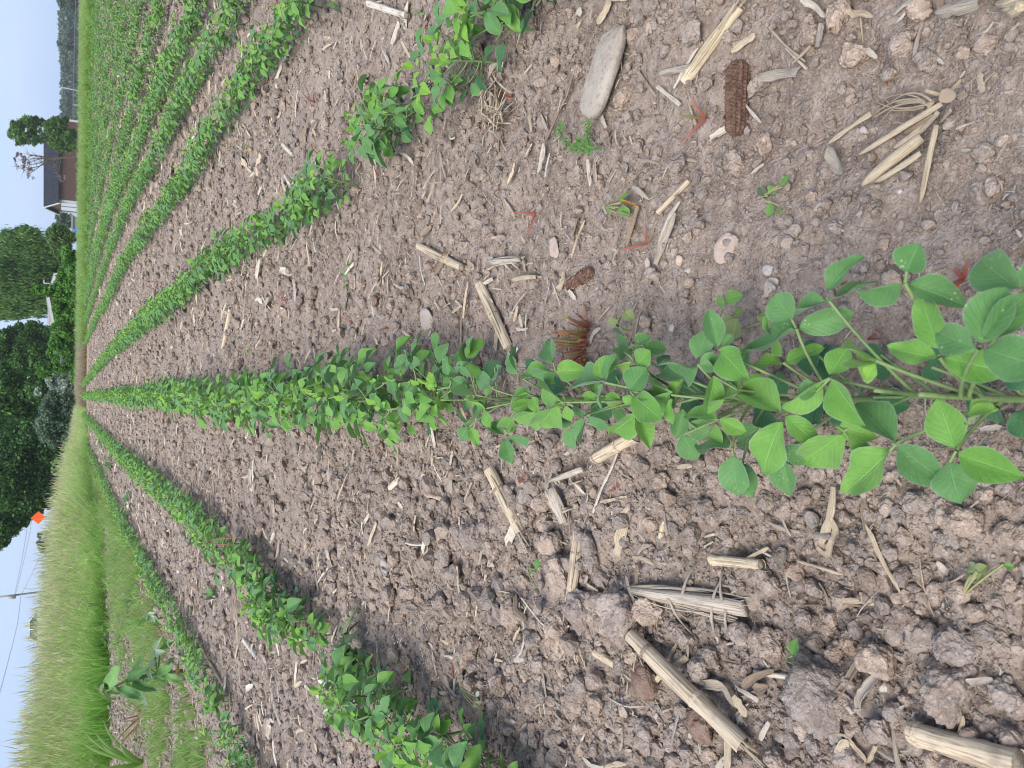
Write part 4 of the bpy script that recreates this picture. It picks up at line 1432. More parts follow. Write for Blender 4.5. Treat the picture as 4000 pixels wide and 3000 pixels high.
PIECES = [
 ([(2144, 681), (2162, 567)], 21, "w", "half", "white dry stick standing up from a brown twig's end"),
 ([(2168, 555), (2258, 416), (2270, 390), (2302, 300)], 12, "b", "twig", "long thin brown twig leaning on the oblong stone"),
 ([(2327, 630), (2346, 735)], 19, "w", "half", "white straw strip below the feathery weed"),
 ([(2590, 350), (2683, 424)], 20, "w", "half", "pale half pipe straw pointing at a red seedling"),
 ([(2514, 744), (2550, 752), (2580, 786)], 24, "g", "leaf", "grey curled leaf scrap beside the slim round straw"),
 ([(1960, 276), (2014, 262)], 26, "w", "strip", "small pale husk chip beside the stone row"),
 ([(2379, 104), (2405, 60), (2428, 16)], 34, "s", "strip", "wide brownish husk strip above the oblong stone"),
 ([(2430, 12), (2503, 10)], 16, "s", "strip", "flat straw at the border beyond the oblong stone"),
 ([(2320, 60), (2332, 76)], 30, "w", "strip", "whitish husk knob near the oblong stone's top"),
 ([(2270, 633), (2306, 594)], 19, "b", "strip", "brown straw bit under the feathery weed's arm"),
 ([(2042, 640), (2038, 680), (2020, 726)], 32, "s", "leaf", "tan boat-shaped husk leaf in open soil"),
 ([(1920, 1120), (1940, 1100), (1970, 1090)], 17, "w", "half", "white curled strip next to the straight pale stalk"),
 ([(2052, 1258), (2062, 1196)], 14, "s", "half", "short straw splinter near the dark pebble"),
 ([(2198, 1102), (2243, 1199)], 8, "w", "twig", "thin pale twig beside the small red cob"),
 ([(2390, 1996), (2430, 1900), (2468, 1830), (2524, 1724)], 12, "w", "strip", "long thin straw ribbon running under a red leaf"),
 ([(2716, 1820), (2774, 1816)], 18, "s", "strip", "short straw beneath the large bean leaves"),
 ([(1900, 2200), (1908, 2100), (1922, 2012)], 16, "g", "half", "thin grey stick lying on two soil lumps"),
 ([(1963, 2132), (1985, 2155)], 13, "w", "strip", "small white chip beside the thin grey stick"),
 ([(2310, 2085), (2325, 2134)], 20, "g", "strip", "grey rectangular straw chip right of the shredded sheaf"),
 ([(2577, 2676), (2640, 2615), (2712, 2555)], 26, "y", "half", "straw crossing over the longest corn stalk"),
 ([(2077, 2320), (2100, 2370), (2138, 2412)], 27, "b", "half", "dark folded straw strip between soil lumps"),
 ([(2505, 2240), (2545, 2320), (2583, 2398)], 24, "g", "strip", "grey strip slanting at the frayed husk's head"),
 ([(2545, 2200), (2560, 2290)], 22, "b", "strip", "dark brown strip behind the grey shredded stalk foot"),
 ([(2451, 2717), (2506, 2742), (2566, 2746)], 9, "w", "twig", "forked pale straw thread below the short cracked stalk"),
 ([(2728, 2676), (2790, 2660), (2850, 2672), (2902, 2750)], 44, "g", "leaf", "broad grey curled corn leaf beside the longest stalk"),
 ([(2112, 2325), (2230, 2440), (2295, 2432)], 10, "w", "strip", "hooked straw curl beneath two lumps"),
 ([(2100, 2555), (2125, 2520), (2130, 2440), (2085, 2330)], 9, "w", "strip", "long curved straw thread looping past the double lump"),
 ([(2098, 2560), (2130, 2558)], 20, "w", "strip", "short white straw chip near the double lump"),
 ([(3274, 586), (3310, 640), (3352, 694)], 50, "g", "leaf", "dark grey papery leaf scrap in front of the straw fan"),
 ([(2990, 308), (3060, 296), (3154, 288)], 44, "g", "strip", "thick grey wood chip behind the corn cob"),
 ([(3141, 260), (3208, 192)], 12, "s", "half", "thin straw leaning beyond the grey wood chip"),
 ([(3171, 16), (3220, 38), (3258, 80)], 30, "w", "leaf", "curled whitish husk tip near the border"),
 ([(3276, 36), (3272, 80), (3286, 128)], 44, "s", "half", "torn husk with a white frayed end"),
 ([(3238, 200), (3240, 150), (3246, 106)], 26, "g", "half", "grey stalk end bent below the torn husk"),
 ([(3322, 22), (3350, 60), (3400, 62), (3438, 76)], 30, "s", "leaf", "crumpled tan corn leaf at the border"),
 ([(3372, 66), (3378, 175)], 7, "y", "twig", "thin yellow straw upright under the crumpled leaf"),
 ([(2898, 212), (2978, 144)], 30, "y", "strip", "flat yellow tan strip behind the grey wood chip"),
 ([(3395, 200), (3420, 214), (3440, 232)], 26, "w", "leaf", "white petal-like husk scraps"),
 ([(3864, 300), (3888, 376)], 28, "s", "strip", "blurred tan strip near the dark border"),
 ([(2978, 688), (3028, 650)], 13, "w", "half", "small whitish straw left of the pale green seedling"),
 ([(3433, 858), (3450, 838)], 18, "g", "strip", "small grey flat chip alone in fine soil"),
 ([(3700, 70), (3780, 55), (3868, 34)], 48, "g", "half", "blurred wood log piece at the top corner"),
 ([(3700, 20), (3712, 58)], 34, "b", "half", "blurred brown stub beside the log piece"),
 ([(3335, 2000), (3354, 2060), (3350, 2110), (3316, 2156), (3270, 2120)], 30, "s", "leaf", "hooked tan corn leaf standing curled on the soil"),
 ([(3250, 2082), (3346, 2092)], 27, "g", "half", "split grey straw behind the hooked tan leaf"),
 ([(3358, 2505), (3395, 2392), (3443, 2338), (3527, 2280)], 6, "w", "twig", "fine pale root thread curving over the soil"),
 ([(3515, 2595), (3466, 2660), (3438, 2712), (3444, 2772)], 40, "g", "leaf", "grey papery husk curling over a soil lump"),
 ([(3402, 2730), (3418, 2760)], 24, "w", "strip", "white husk fragment beside the grey papery husk"),
 ([(3316, 2656), (3388, 2778)], 14, "g", "half", "slim grey straw left of the papery husk"),
 ([(3364, 2845), (3430, 2958)], 22, "s", "half", "straw of the crossed pair leaning down"),
 ([(3434, 2958), (3490, 2884)], 22, "s", "half", "straw of the crossed pair leaning up"),
 ([(3340, 2928), (3382, 2866)], 36, "s", "strip", "wide flat straw chip left of the crossed pair"),
 ([(3478, 2910), (3545, 2952)], 20, "g", "half", "grey straw bit right of the crossed pair"),
 ([(3282, 2826), (3376, 2850)], 10, "s", "strip", "narrow straw beneath the pale flat stone"),
 ([(2954, 2670), (3000, 2630), (3057, 2608)], 34, "b", "leaf", "dark brown leaf scrap crossing the straight whitish stalk"),
 ([(2990, 2676), (3050, 2664)], 40, "b", "leaf", "rusty brown husk flake under the whitish stalk"),
 ([(3120, 2545), (3190, 2566)], 34, "s", "half", "tan stalk bit half under the angular lump"),
 ([(2896, 2710), (2950, 2790)], 40, "s", "strip", "broad straw strip beside the curled grey leaf"),
 ([(2904, 2684), (2960, 2690), (3010, 2724)], 18, "w", "strip", "frayed white strip below the brown leaf scrap"),
 ([(3099, 2018), (3135, 2088)], 15, "s", "strip", "short flat straw sliver above the fine crumbs"),
 ([(3840, 2652), (3880, 2634), (3962, 2622)], 36, "w", "leaf", "white curved husk beside the blurred lumps"),
 ([(3826, 2850), (3850, 2760)], 18, "s", "half", "small rounded straw at the dark lump's foot"),
 ([(2962, 2178), (3038, 2130)], 18, "s", "half", "straw leaning from the cut end of the yellow stub"),
 ([(3000, 2880), (3040, 2810)], 24, "w", "strip", "whitish flake at the lower lump group"),
 ([(3300, 2850), (3330, 2800)], 18, "g", "strip", "thin strip beside the slim grey straw"),
 ([(2880, 2790), (2905, 2985)], 34, "s", "strip", "loose rind strip along the longest stalk's end"),
 ([(2690, 2880), (2700, 2770)], 18, "g", "strip", "thin grey strip beside the rotten brown cob crumbs"),
 ([(1107, 313), (1128, 250), (1162, 176)], 14, "w", "half", "long pale straw between the first and second stone-side rows"),
 ([(1556, 176), (1596, 90)], 19, "w", "half", "flat white straw in front of the border bean leaves"),
 ([(1532, 205), (1546, 255)], 14, "w", "half", "short white straw by the leafy plants near the border"),
 ([(930, 2356), (951, 2508)], 15, "s", "half", "straight straw between the outermost two rows"),
 ([(1077, 2664), (1137, 2826)], 14, "w", "half", "long straight white straw near the outer rows"),
 ([(1186, 2668), (1196, 2575)], 12, "w", "half", "white straw under the bean plants by the thistle"),
 ([(1222, 2672), (1270, 2700), (1312, 2750)], 12, "w", "strip", "bent straw below the small tan stalk stub"),
 ([(1644, 2112), (1728, 2118)], 11, "w", "half", "thin straight white straw in cloddy soil"),
 ([(1475, 2126), (1502, 2036)], 15, "s", "half", "straw splinter among reddish brown lumps"),
 ([(1228, 2290), (1252, 2410)], 26, "b", "half", "dark brown split stalk bit beside the thistle row"),
 ([(1454, 2560), (1488, 2660)], 14, "w", "half", "pair of pale straws beside the wilted thistle"),
 ([(1340, 2440), (1330, 2500), (1342, 2540)], 20, "w", "leaf", "pale dry leaf behind the wilted thistle"),
]
for pts, w, mk, kd, lb in PIECES:
    piece(pts, w, STRAWS[mk], lb, kd)

# fan of split straw near the border
FAN = [((3714, 410), (3412, 616), 27, "y"), ((3632, 545), (3432, 738), 44, "y"), ((3640, 605), (3476, 722), 28, "y"), ((3692, 500), (3646, 805), 27, "s"),
       ((3672, 458), (3560, 532), 40, "b"), ((3762, 440), (3680, 490), 16, "s"), ((3632, 362), (3716, 382), 16, "y"), ((3660, 470), (3540, 590), 30, "s"),
       ((3605, 402), (3540, 415), 18, "g"), ((3700, 445), (3590, 560), 22, "s")]
f0 = gp(3650, 520)
fan = empty("straw_fan", f0, "fan of split yellow straw spreading from one pale root chip", "corn straw")
for (a, b, w, mk) in FAN:
    OCC.append(a + b + (w,))
    A, B = gp(a[0], a[1], 0.006), gp(b[0], b[1], 0.002)
    ww = w * mpp((A + B) / 2)
    mb = MB()
    mb.ribbon(between(A, B, 8, 0.01, random.uniform(-.02, .02)), [ww * q for q in (.8, 1, 1, 1, 1, .95, .9, .8, .35)], (random.uniform(-.3, .3), random.uniform(-.3, .3), 1), 0.4, 5, 0, 0.0006)
    mb.build("straw_strip", STRAWS[mk], fan)
for k in range(9):
    A = gp(3660 + random.uniform(-40, 30), 420 + random.uniform(-20, 60), 0.006)
    B = gp(3480 + random.uniform(-40, 60), 440 + random.uniform(-50, 50), 0.002)
    mb = MB()
    mb.tube(between(A, B, 8, random.uniform(-.02, .04), random.uniform(-.3, .3)), [0.0006 * q for q in (1, 1, .9, .8, .8, .7, .6, .5, .4)], 5, True)
    mb.build("rootlet", M_STRAW, fan)
me = clod_mesh("root_chip", 71, 3, 0.5, 0.35, M_STRAW_B)
P = gp(3738, 388, 0.006)
r = 27 * mpp(P)
link("root_chip", me, fan, Matrix.Translation(P) @ Matrix.Rotation(0.6, 4, "X") @ Matrix.Diagonal((r, r * 1.3, r * 0.6, 1)))
top = empty("root_tuft", gp(3960, 40), "blurred orange brown corn roots at the corner of the picture", "corn root")
for k in range(6):
    A, B = gp(4030, -10 + k * 9, 0.012), gp(3905 + k * 14, 10 + k * 14, 0.003)
    mb = MB()
    mb.tube(between(A, B, 6, 0.04, random.uniform(-.1, .1)), [0.0026 * q for q in (1.1, 1, 1, .9, .8, .6, .3)], 7, True)
    mb.build("root", M_STRAW_Y, top)

def cob(x0, y0, x1, y1, wpx, label, seed, rows=14, lng=20):
    a, b = gp(x0, y0), gp(x1, y1)
    R = wpx * 0.5 * mpp((a + b) / 2)
    a, b = [at(x, y, gz1(q.x, q.y) + R * 0.72) for q, x, y in ((a, x0, y0), (b, x1, y1))]
    e = empty("corn_cob", ((a + b) / 2).to_tuple(), label, "corn cob", "bare corn cobs")
    d = (b - a)
    u = d.cross(Vector((0, 0, 1))).normalized()
    w = u.cross(d).normalized()
    na, nl = rows * 6, lng * 5
    v, f, uv = [], [], []
    for j in range(nl + 1):
        t = j / nl
        prof = min(1, 4.5 * t + 0.55, 6 * (1 - t) + 0.5) * (1 - 0.12 * t)
        for i in range(na):
            an = 2 * math.pi * i / na
            fi, fj = (i / na * rows) % 1, (t * lng + (0.5 if int(i / na * rows) % 2 else 0)) % 1
            cup = math.sin(math.pi * fi) * math.sin(math.pi * fj)        # sockets the kernels sat in
            q = R * prof * (1.04 - 0.26 * cup ** 0.7 + 0.05 * mnoise.noise(Vector((i * 0.9, j * 0.9, seed))))
            v.append(a + d * t + u * (math.cos(an) * q) + w * (math.sin(an) * q))
            uv.append((i / na, t))
    for j in range(nl):
        for i in range(na):
            f.append((j * na + i, j * na + (i + 1) % na, (j + 1) * na + (i + 1) % na, (j + 1) * na + i))
    f.append(tuple(range(na))[::-1])
    f.append(tuple(range(nl * na, nl * na + na)))
    mb = MB()
    mb.add(v, f, uv)
    mb.build("cob_core", M_COB, e, False)
    mb = MB()
    r_ = random.Random(seed)
    for k in range(rows * lng):
        an, t = r_.uniform(0, 6.28), r_.uniform(0.04, 0.96)
        o = u * math.cos(an) + w * math.sin(an)
        p = a + d * t + o * R * 0.93 * min(1, 6 * (1 - t) + 0.5)
        s = (o.cross(d)).normalized()
        c = R * r_.uniform(0.10, 0.18)
        q = d.normalized() * c
        mb.add([p - s * c, p + s * c, p + s * c * .6 + o * c * 1.4 + q, p - s * c * .6 + o * c * 1.4 + q], [(0, 1, 2, 3)])
    o = mb.build("chaff", M_COB_CHAFF, e, False)
    o["kind"] = "stuff"
OCC.append((2884, 240, 2874, 528, 92))
OCC.append((2222, 1126, 2312, 1058, 56))
OCC.append((2432, 118, 2322, 446, 128))
cob(2884, 240, 2874, 528, 92, "long dark red bare corn cob lying by the grey wood chip", 3, 14, 20)
cob(2222, 1126, 2312, 1058, 56, "short reddish corn cob half sunk above the red grass tuft", 4, 12, 11)
for px, py, rp, lb in ((2517, 2657, 62, "patch of rotten reddish cob crumbs beside the longest stalk"), (2725, 2842, 64, "rusty rotten cob crumbs near the longest stalk's open end"),
                       (1640, 800, 26, "small brown rotten cob bit below the stone row"), (1455, 1170, 34, "pale brown broken cob bit in open soil")):
    o = place_clod(px, py, rp, clod_mesh("rotten_cob", px, 4, 1.3, 0.5, M_ROT), lb, None, "rotten_cob")
    o["category"] = "cob crumbs"

# loose straw everywhere: the largest slivers as things, the small litter as stuff
SLIV = {}
def sliver_meshes(key, mat, n):
    out = []
    for i in range(n):
        r_ = random.Random(i * 7 + len(key))
        mb = MB()
        asp = r_.uniform(0.05, 0.16)
        kind = i % 4
        pts = between(Vector((0, -0.5, 0)), Vector((0, 0.5, 0)), 6, r_.uniform(0, 0.05), r_.choice((0, 0, 0.02, -0.03, 0.07)))
        if kind == 3:
            mb.tube(pts, [asp * 0.22 * q for q in (1, 1, .9, .9, .8, .7, .5)], 5, True)
        else:
            mb.ribbon(pts, [asp * q * r_.uniform(0.7, 1.15) for q in (r_.uniform(.2, .9), 1, 1, 1, 1, .9, r_.uniform(.15, .9))], (r_.uniform(-.4, .4), 0, 1), (0.1, 0.5, -0.3)[kind], 5, 0, asp * 0.07)
        out.append(mb.mesh("straw_sliver", mat, False))
    return out
SL_ALL = []
for key, mt, n in (("s", M_STRAW, 6), ("w", M_STRAW_W, 5), ("g", M_STRAW_G, 5), ("b", M_STRAW_B, 3), ("y", M_STRAW_Y, 1)):
    SL_ALL += sliver_meshes(key, mt, n)
def build_litter():
    x, y, z, r = spots(52000, 0.34, 13.5, 15, 2400)
    k = field_mask(x, y) & (x > -4.0) & (fbm(x * 3, y * 3, 55, 3) > r.uniform(0.22, 0.58, len(x)))
    x, y, z = x[k], y[k], z[k]
    n = len(x)
    px = 3.2 + 3.2 * r.pareto(1.9, n)
    ln = np.clip(np.clip(px, 3.2, 24) * z / 768.0, 0.004, 0.055)
    P = np.stack([x, y, gz(x, y) + 0.001 + r.uniform(0.3, 1.0, n) * (0.0015 + 0.004 * z) + ln * 0.04], -1)
    Rt = np.stack([r.normal(0, 0.18, n), r.normal(0, 0.4, n), r.uniform(0, 6.28, n)], -1)
    S = np.stack([ln * r.uniform(0.8, 2.2, n), ln, ln], -1)
    scatter("straw_litter", P, Rt, S, r.randint(0, len(SL_ALL), n), SL_ALL, "countless bits of pale dry straw littering the soil", "straw litter")
build_litter()
ks, tries = 0, 0
while ks < 190 and tries < 4000:
    tries += 1
    px, py = random.uniform(650, 3700), random.uniform(0, 3000)
    P = at(px, py, 0.003)
    if abs(P.x) < 0.06 or not bool(field_mask(np.array([P.x]), np.array([P.y]))[0]) or P.x < -1.2:
        continue
    if px > 2900 and 500 < py < 2000:
        continue
    if any(abs(P.x - row_x(k, P.y)) < 0.05 for k in (-2, -1, 1, 2, 3, 4, 5)):
        continue
    si = random.randrange(len(SL_ALL))
    o = link("straw_sliver", SL_ALL[si])
    ln = random.choice((0.018, 0.022, 0.028, 0.036, 0.046)) * (0.75 + 0.35 * P.y)
    o.location = (P.x, P.y, gz1(P.x, P.y) + 0.002 + ln * 0.04)
    o.rotation_euler = (random.gauss(0, 0.12), random.gauss(0, 0.3), random.uniform(0, 6.28))
    o.scale = (ln * random.uniform(0.8, 1.5), ln, ln)
    tag(o, ("long " if ln > 0.04 else "short " if ln < 0.026 else "") + ("beige" if si < 6 else "whitish" if si < 11 else "grey" if si < 16 else "brown" if si < 19 else "yellow") + " straw sliver lying " + zone(P.x, P.y), "straw sliver", "loose straw slivers")
    ks += 1

# ------------------------------------------------------------------ weeds between the rows
def blade(e, base, tip, w, mat, bend=0.25, name="blade"):
    d = tip - base
    mid = base + d * 0.5 + Vector((0, 0, d.length * bend))
    path = bez(base, mid, tip, 7)
    mb = MB()
    mb.ribbon(path, [w * q for q in (.7, .95, 1, 1, .9, .7, .45, .06)], (CAM - base).normalized(), 0.25, 3)
    mb.build(name, mat, e)
def red_seedling(bx, by, tips, label, w=14, mats=None):
    for t in tips:
        OCC.append((bx, by, t[0], t[1], w * 1.5))
    B = gp(bx, by)
    e = empty("red_grass_seedling", B, label, "grass seedling", "reddened grass seedlings")
    for i, t in enumerate(tips):
        zt = t[2] if len(t) > 2 else 0.014
        T = at(t[0], t[1], zt)
        blade(e, B, T, w * 0.6 * mpp(B), (mats[i] if mats else random.choice((M_RED, M_RED, M_REDGREEN))), 0.10)
red_seedling(2776, 470, [(2695, 366), (2656, 572), (2644, 448, .01), (2758, 412)], "bright red grass seedling between oblong stone and cob", 17, [M_RED, M_RED, M_YGREEN, M_REDGREEN])
red_seedling(2025, 386, [(1888, 348), (2000, 352)], "single long red grass blade beside the straw nest", 13)
red_seedling(2104, 835, [(1999, 830), (2056, 944), (2050, 848)], "dark red grass seedling with two spread blades in open soil", 13)
red_seedling(2559, 958, [(2520, 882), (2396, 986), (2460, 948, .01), (2556, 915)], "red and yellow green seedling above the white quartz pebble", 13, [M_RED, M_RED, M_YGREEN, M_REDGREEN])
red_seedling(2481, 1904, [(2366, 1924), (2478, 1818), (2425, 1880)], "red leaf pair crossing the long thin straw ribbon", 17, [M_RED, M_RED, M_YGREEN])
red_seedling(2535, 1760, [(2436, 1792), (2418, 1752)], "orange green grass blade next to the knotted corn stalk", 13, [M_YGREEN, M_YGREEN])
red_seedling(2094, 1875, [(2078, 1832), (2074, 1868)], "tiny red sprout below the bean row", 9)
red_seedling(3491, 326, [(3532, 290), (3430, 330), (3470, 340)], "faint red sprout beyond the straw fan", 10)
red_seedling(3545, 549, [(3455, 520), (3425, 545), (3448, 522)], "pink and yellow sprout growing through the straw fan", 11, [M_RED, M_RED, M_YGREEN])
red_seedling(1263, 408, [(1178, 352), (1200, 384), (1228, 360)], "spreading red weed between the stone row and the next", 8)
red_seedling(1085, 1046, [(1018, 1026), (1050, 1034)], "small red sprout above the far middle row", 7)
red_seedling(1126, 1175, [(1068, 1144), (1100, 1130), (1090, 1176)], "reddish sprout trio below the stone row", 7)
red_seedling(1550, 1284, [(1474, 1294), (1506, 1268), (1524, 1286)], "pinkish red sprout above the middle row's white stones", 10)
red_seedling(1392, 1254, [(1330, 1238), (1362, 1270)], "thin red sprout in the open soil above the row", 7)
red_seedling(1288, 610, [(1218, 556), (1250, 590)], "red blade beside the stone row's bare gap", 8)
red_seedling(1505, 692, [(1462, 646), (1480, 672)], "short red blade below the stone row", 8)
red_seedling(1440, 1724, [(1380, 1728), (1390, 1640)], "orange red blade under the middle row leaves", 9)
red_seedling(1778, 1742, [(1718, 1752), (1736, 1706)], "small red sprout close under the middle row", 10)
red_seedling(1818, 2642, [(1770, 2574), (1784, 2620)], "thin red stem beside the drooping green seedling", 10)
red_seedling(870, 2100, [(960, 2098, .09), (930, 2130, .09)], "orange red blades rising above the thistle row", 9)
red_seedling(3850, 1100, [(3730, 1040, .05), (3790, 1010, .05), (3700, 1130, .04), (3640, 1230, .03)], "thick crimson weed stem behind the topmost bean leaves", 32, [M_RED] * 4)
red_seedling(3480, 1330, [(3475, 1320, .03), (3470, 1270, .02)], "crimson weed blade crossing under a bean leaf", 14, [M_RED] * 2)
red_seedling(3380, 1120, [(3300, 1072), (3350, 1100)], "orange dead blade above the bean leaves", 16, [M_YGREEN, M_RED])
# the red grass tuft
B = gp(2343, 1345)
tuft = empty("red_grass_tuft", B, "dense tuft of red and green grass beside the middle row", "grass tuft")
tr = random.Random(9)
for k in range(74):
    yy = 1345 + tr.uniform(-78, 78)
    b = gp(2343 + tr.uniform(-10, 8), yy)
    zt = tr.uniform(0.010, 0.052)
    t = at(2343 - tr.uniform(60, 245) * (0.55 + 0.45 * (1 - abs(yy - 1345) / 110)), yy + (yy - 1345) * tr.uniform(0.0, 0.9) + tr.uniform(-25, 25), zt)
    blade(tuft, b, t, tr.uniform(0.0012, 0.0021), tr.choice((M_RED, M_REDGREEN, M_REDGREEN, M_YGREEN, M_DRYRED)), tr.uniform(-0.02, 0.16))
def leaf_at(e, b, t, w, mat_mi=None, z0=0.01, z1=0.012, mats=None, name="leaf", k=None):
    P0, P1 = at(b[0], b[1], z0), at(t[0], t[1], z1)
    Ln = (P1 - P0).length
    me = LEAFX[mats][k if k is not None else random.randrange(4)]
    N = (CAM - P0).normalized() * 0.6 + Vector((random.uniform(-.2, .2), 0, 0.6))
    return link(name, me, e, frame(P0, P1 - P0, N, w * mpp(P0), Ln, Ln))
LEAFX = {}
for key, mt in (("weed", M_WEED), ("wilt", M_WILT), ("grey", M_GREYWEED), ("orange", M_ORANGE_LEAF), ("milk", M_MILK), ("mpale", M_MILKPALE), ("mdark", M_MILKDARK)):
    LEAFX[key] = [leaflet_mesh("leaf", 30 + s, mt, 6, 8, fo, cu, wa) for s, (fo, cu, wa) in enumerate([(0.2, 0.05, 0.8), (0.45, 0.12, 1.4), (0.1, 0.25, 1.8), (0.7, 0.05, 1.2)])]
def seedling(bx, by, leaves, label, mat="weed", name="weed_seedling", cat="weed", stems=None, z=0.018):
    B = gp(bx, by)
    e = empty(name, B, label, cat)
    for lf in leaves:
        OCC.append(lf[0] + lf[1] + (lf[2] * 1.2,))
        (b, t, w) = lf[:3]
        leaf_at(e, b, t, w, None, z * (lf[4] if len(lf) > 4 else 1.0), z * 0.94 * (lf[4] if len(lf) > 4 else 1.0), lf[3] if len(lf) > 3 else mat)
        mb = MB()
        J = at(b[0], b[1], z * (lf[4] if len(lf) > 4 else 1.0))
        mb.tube(bez(B, (B + J) / 2 + Vector((0, 0, 0.004)), J, 5), [0.0006] * 6, 5, False)
        mb.build("stem", M_STEMW, e)
    return e
seedling(2415, 814, [((2425, 795), (2455, 752), 24), ((2405, 815), (2362, 815), 32), ((2420, 810), (2455, 835), 36), ((2412, 832), (2455, 840), 20, "wilt"), ((2430, 790), (2490, 806), 15, "orange")], "small green seedling with one orange leaf in open soil")
seedling(3030, 778, [((3000, 765), (2966, 730), 40, "grey"), ((3005, 755), (3030, 728), 42), ((3055, 730), (3084, 680), 26), ((3012, 795), (3006, 845), 34, "weed"), ((3046, 805), (3050, 842), 15), ((3045, 725), (3046, 715), 14, "wilt")], "pale green seedling with a yellow tipped leaf, alone below the cob")
seedling(3105, 2570, [((3098, 2560), (3112, 2492), 46), ((3100, 2590), (3078, 2558), 24, "grey"), ((3092, 2616), (3150, 2622), 24), ((3126, 2640), (3142, 2682), 20), ((3118, 2584), (3190, 2580), 8)], "green seedling growing on the largest soil lump")
seedling(3868, 2300, [((3815, 2230), (3780, 2200), 46, "wilt"), ((3820, 2235), (3856, 2210), 52, "wilt"), ((3815, 2250), (3850, 2262), 52, "wilt"), ((3795, 2245), (3768, 2232), 34, "wilt"), ((3920, 2204), (3962, 2216), 28, "weed")], "drooping red-rimmed leafy seedling with a white chip beside it", "wilt", z=0.03)
piece([(3762, 2172), (3772, 2200), (3762, 2218)], 28, M_STRAW_W, "bright white papery chip touching the drooping seedling", "leaf")
seedling(2101, 2206, [((2090, 2225), (2112, 2190), 40, "weed"), ((2085, 2232), (2050, 2228), 22, "weed"), ((2092, 2290), (2092, 2300), 20)], "round leafed wilting seedling on cloddy soil")
seedling(1602, 2680, [((1604, 2625), (1600, 2672), 46, "weed"), ((1595, 2700), (1622, 2730), 34, "wilt"), ((1612, 2610), (1614, 2596), 14)], "velvety round leaf seedling beside the thistle row's gap")
seedling(1352, 1078, [((1345, 1062), (1362, 1080), 30, "weed"), ((1350, 1035), (1368, 1022), 18, "weed"), ((1350, 1110), (1352, 1132), 16, "weed")], "dark green weed seedling above the far middle row", z=0.014)
seedling(1836, 2672, [((1840, 2680), (1822, 2666), 22, "weed"), ((1850, 2760), (1884, 2740), 22, "wilt"), ((1880, 2770), (1884, 2840), 18, "wilt"), ((1860, 2720), (1872, 2700), 18, "mpale")], "straggly wilted weed with a white curled leaf near the border", z=0.02)
seedling(974, 1378, [((970, 1370), (982, 1390), 16), ((972, 1360), (976, 1352), 12)], "tiny green sprout above the far middle row", z=0.012)
seedling(965, 570, [((958, 560), (974, 572), 18, "weed"), ((972, 578), (980, 590), 16, "orange")], "small green and orange sprout under the stone-side row", z=0.012)
seedling(1345, 150, [((1340, 150), (1356, 150), 22, "weed")], "round leaf sprout between the stone rows", z=0.012)
seedling(1320, 28, [((1296, 4), (1318, 30), 24, "weed"), ((1318, 20), (1338, 54), 18, "grey")], "folded green weed leaves at the border above the stone row", z=0.03)
seedling(1640, 50, [((1632, 45), (1646, 28), 20, "wilt"), ((1640, 60), (1652, 54), 14, "weed")], "yellowish sprout beside the whitish stalk stub", z=0.014)
seedling(1690, 1880, [((1688, 1876), (1706, 1868), 18, "weed"), ((1690, 1884), (1704, 1892), 14, "weed")], "tiny pale green sprout below the middle row", z=0.012)
seedling(1350, 1822, [((1344, 1820), (1356, 1830), 20, "wilt"), ((1356, 1826), (1362, 1812), 14, "weed")], "wilting small sprout below the middle row", z=0.012)
seedling(822, 2318, [((806, 2316), (834, 2320), 26, "weed"), ((820, 2330), (842, 2336), 22, "grey")], "grey green sprout between the outer two rows", z=0.02)
seedling(1630, 1830, [((1626, 1830), (1638, 1812), 26, "grey"), ((1630, 1836), (1644, 1848), 18, "grey")], "greyish sprout just below the middle row", z=0.016)
# wilted velvet-leaved weeds beside the middle row
seedling(2450, 1282, [((2440, 1215), (2475, 1250), 52, "wilt", 1.6), ((2410, 1245), (2380, 1280), 46, "wilt", 1.5), ((2408, 1232), (2395, 1262), 26, "wilt", 1.2), ((2430, 1278), (2470, 1290), 16, "wilt")], "wilted velvet-leaved weed beside the red grass tuft", "wilt", z=0.03)
seedling(2900, 1320, [((2830, 1170), (2800, 1190), 60, "weed", 1.1), ((2832, 1172), (2895, 1150), 62, "weed", 1.1), ((2868, 1225), (2900, 1215), 30, "weed"), ((2870, 1240), (2825, 1262), 56, "wilt"), ((2880, 1240), (2860, 1325), 84, "wilt"), ((2975, 1260), (2990, 1215), 50, "wilt", 0.8), ((2975, 1262), (3020, 1260), 56, "wilt", 0.8)], "larger wilted round-leaved weed above the bean leaves", "wilt", z=0.045)
# feathery weed
B = gp(2318, 573)
e = empty("feathery_weed", B, "fine feathery bright green weed with curled arms", "weed")
fr = random.Random(4)
for arm in ([(2318, 573), (2260, 575), (2222, 545), (2210, 505), (2240, 495)], [(2318, 573), (2330, 545), (2336, 505), (2332, 476)], [(2318, 573), (2350, 590), (2390, 586)], [(2318, 573), (2300, 585), (2255, 592)], [(2318, 573), (2330, 600), (2330, 612)], [(2318, 573), (2305, 555), (2290, 560)]):
    pts = [gp(x, y, 0.006 + 0.003 * i) for i, (x, y) in enumerate(arm)]
    mb = MB()
    mb.tube(pts, 0.0006, 5, False)
    for i in range(len(pts) - 1):
        for k in range(9):
            p = pts[i] + (pts[i + 1] - pts[i]) * (k / 9)
            q = p + Vector((fr.uniform(-1, 1), fr.uniform(-1, 1), fr.uniform(-.2, 1))).normalized() * fr.uniform(0.004, 0.009)
            mb.ribbon([p, (p + q) / 2, q], [0.0009, 0.0011, 0.0003], (CAM - p).normalized(), 0, 3)
    mb.build("frond", M_WEED, e)
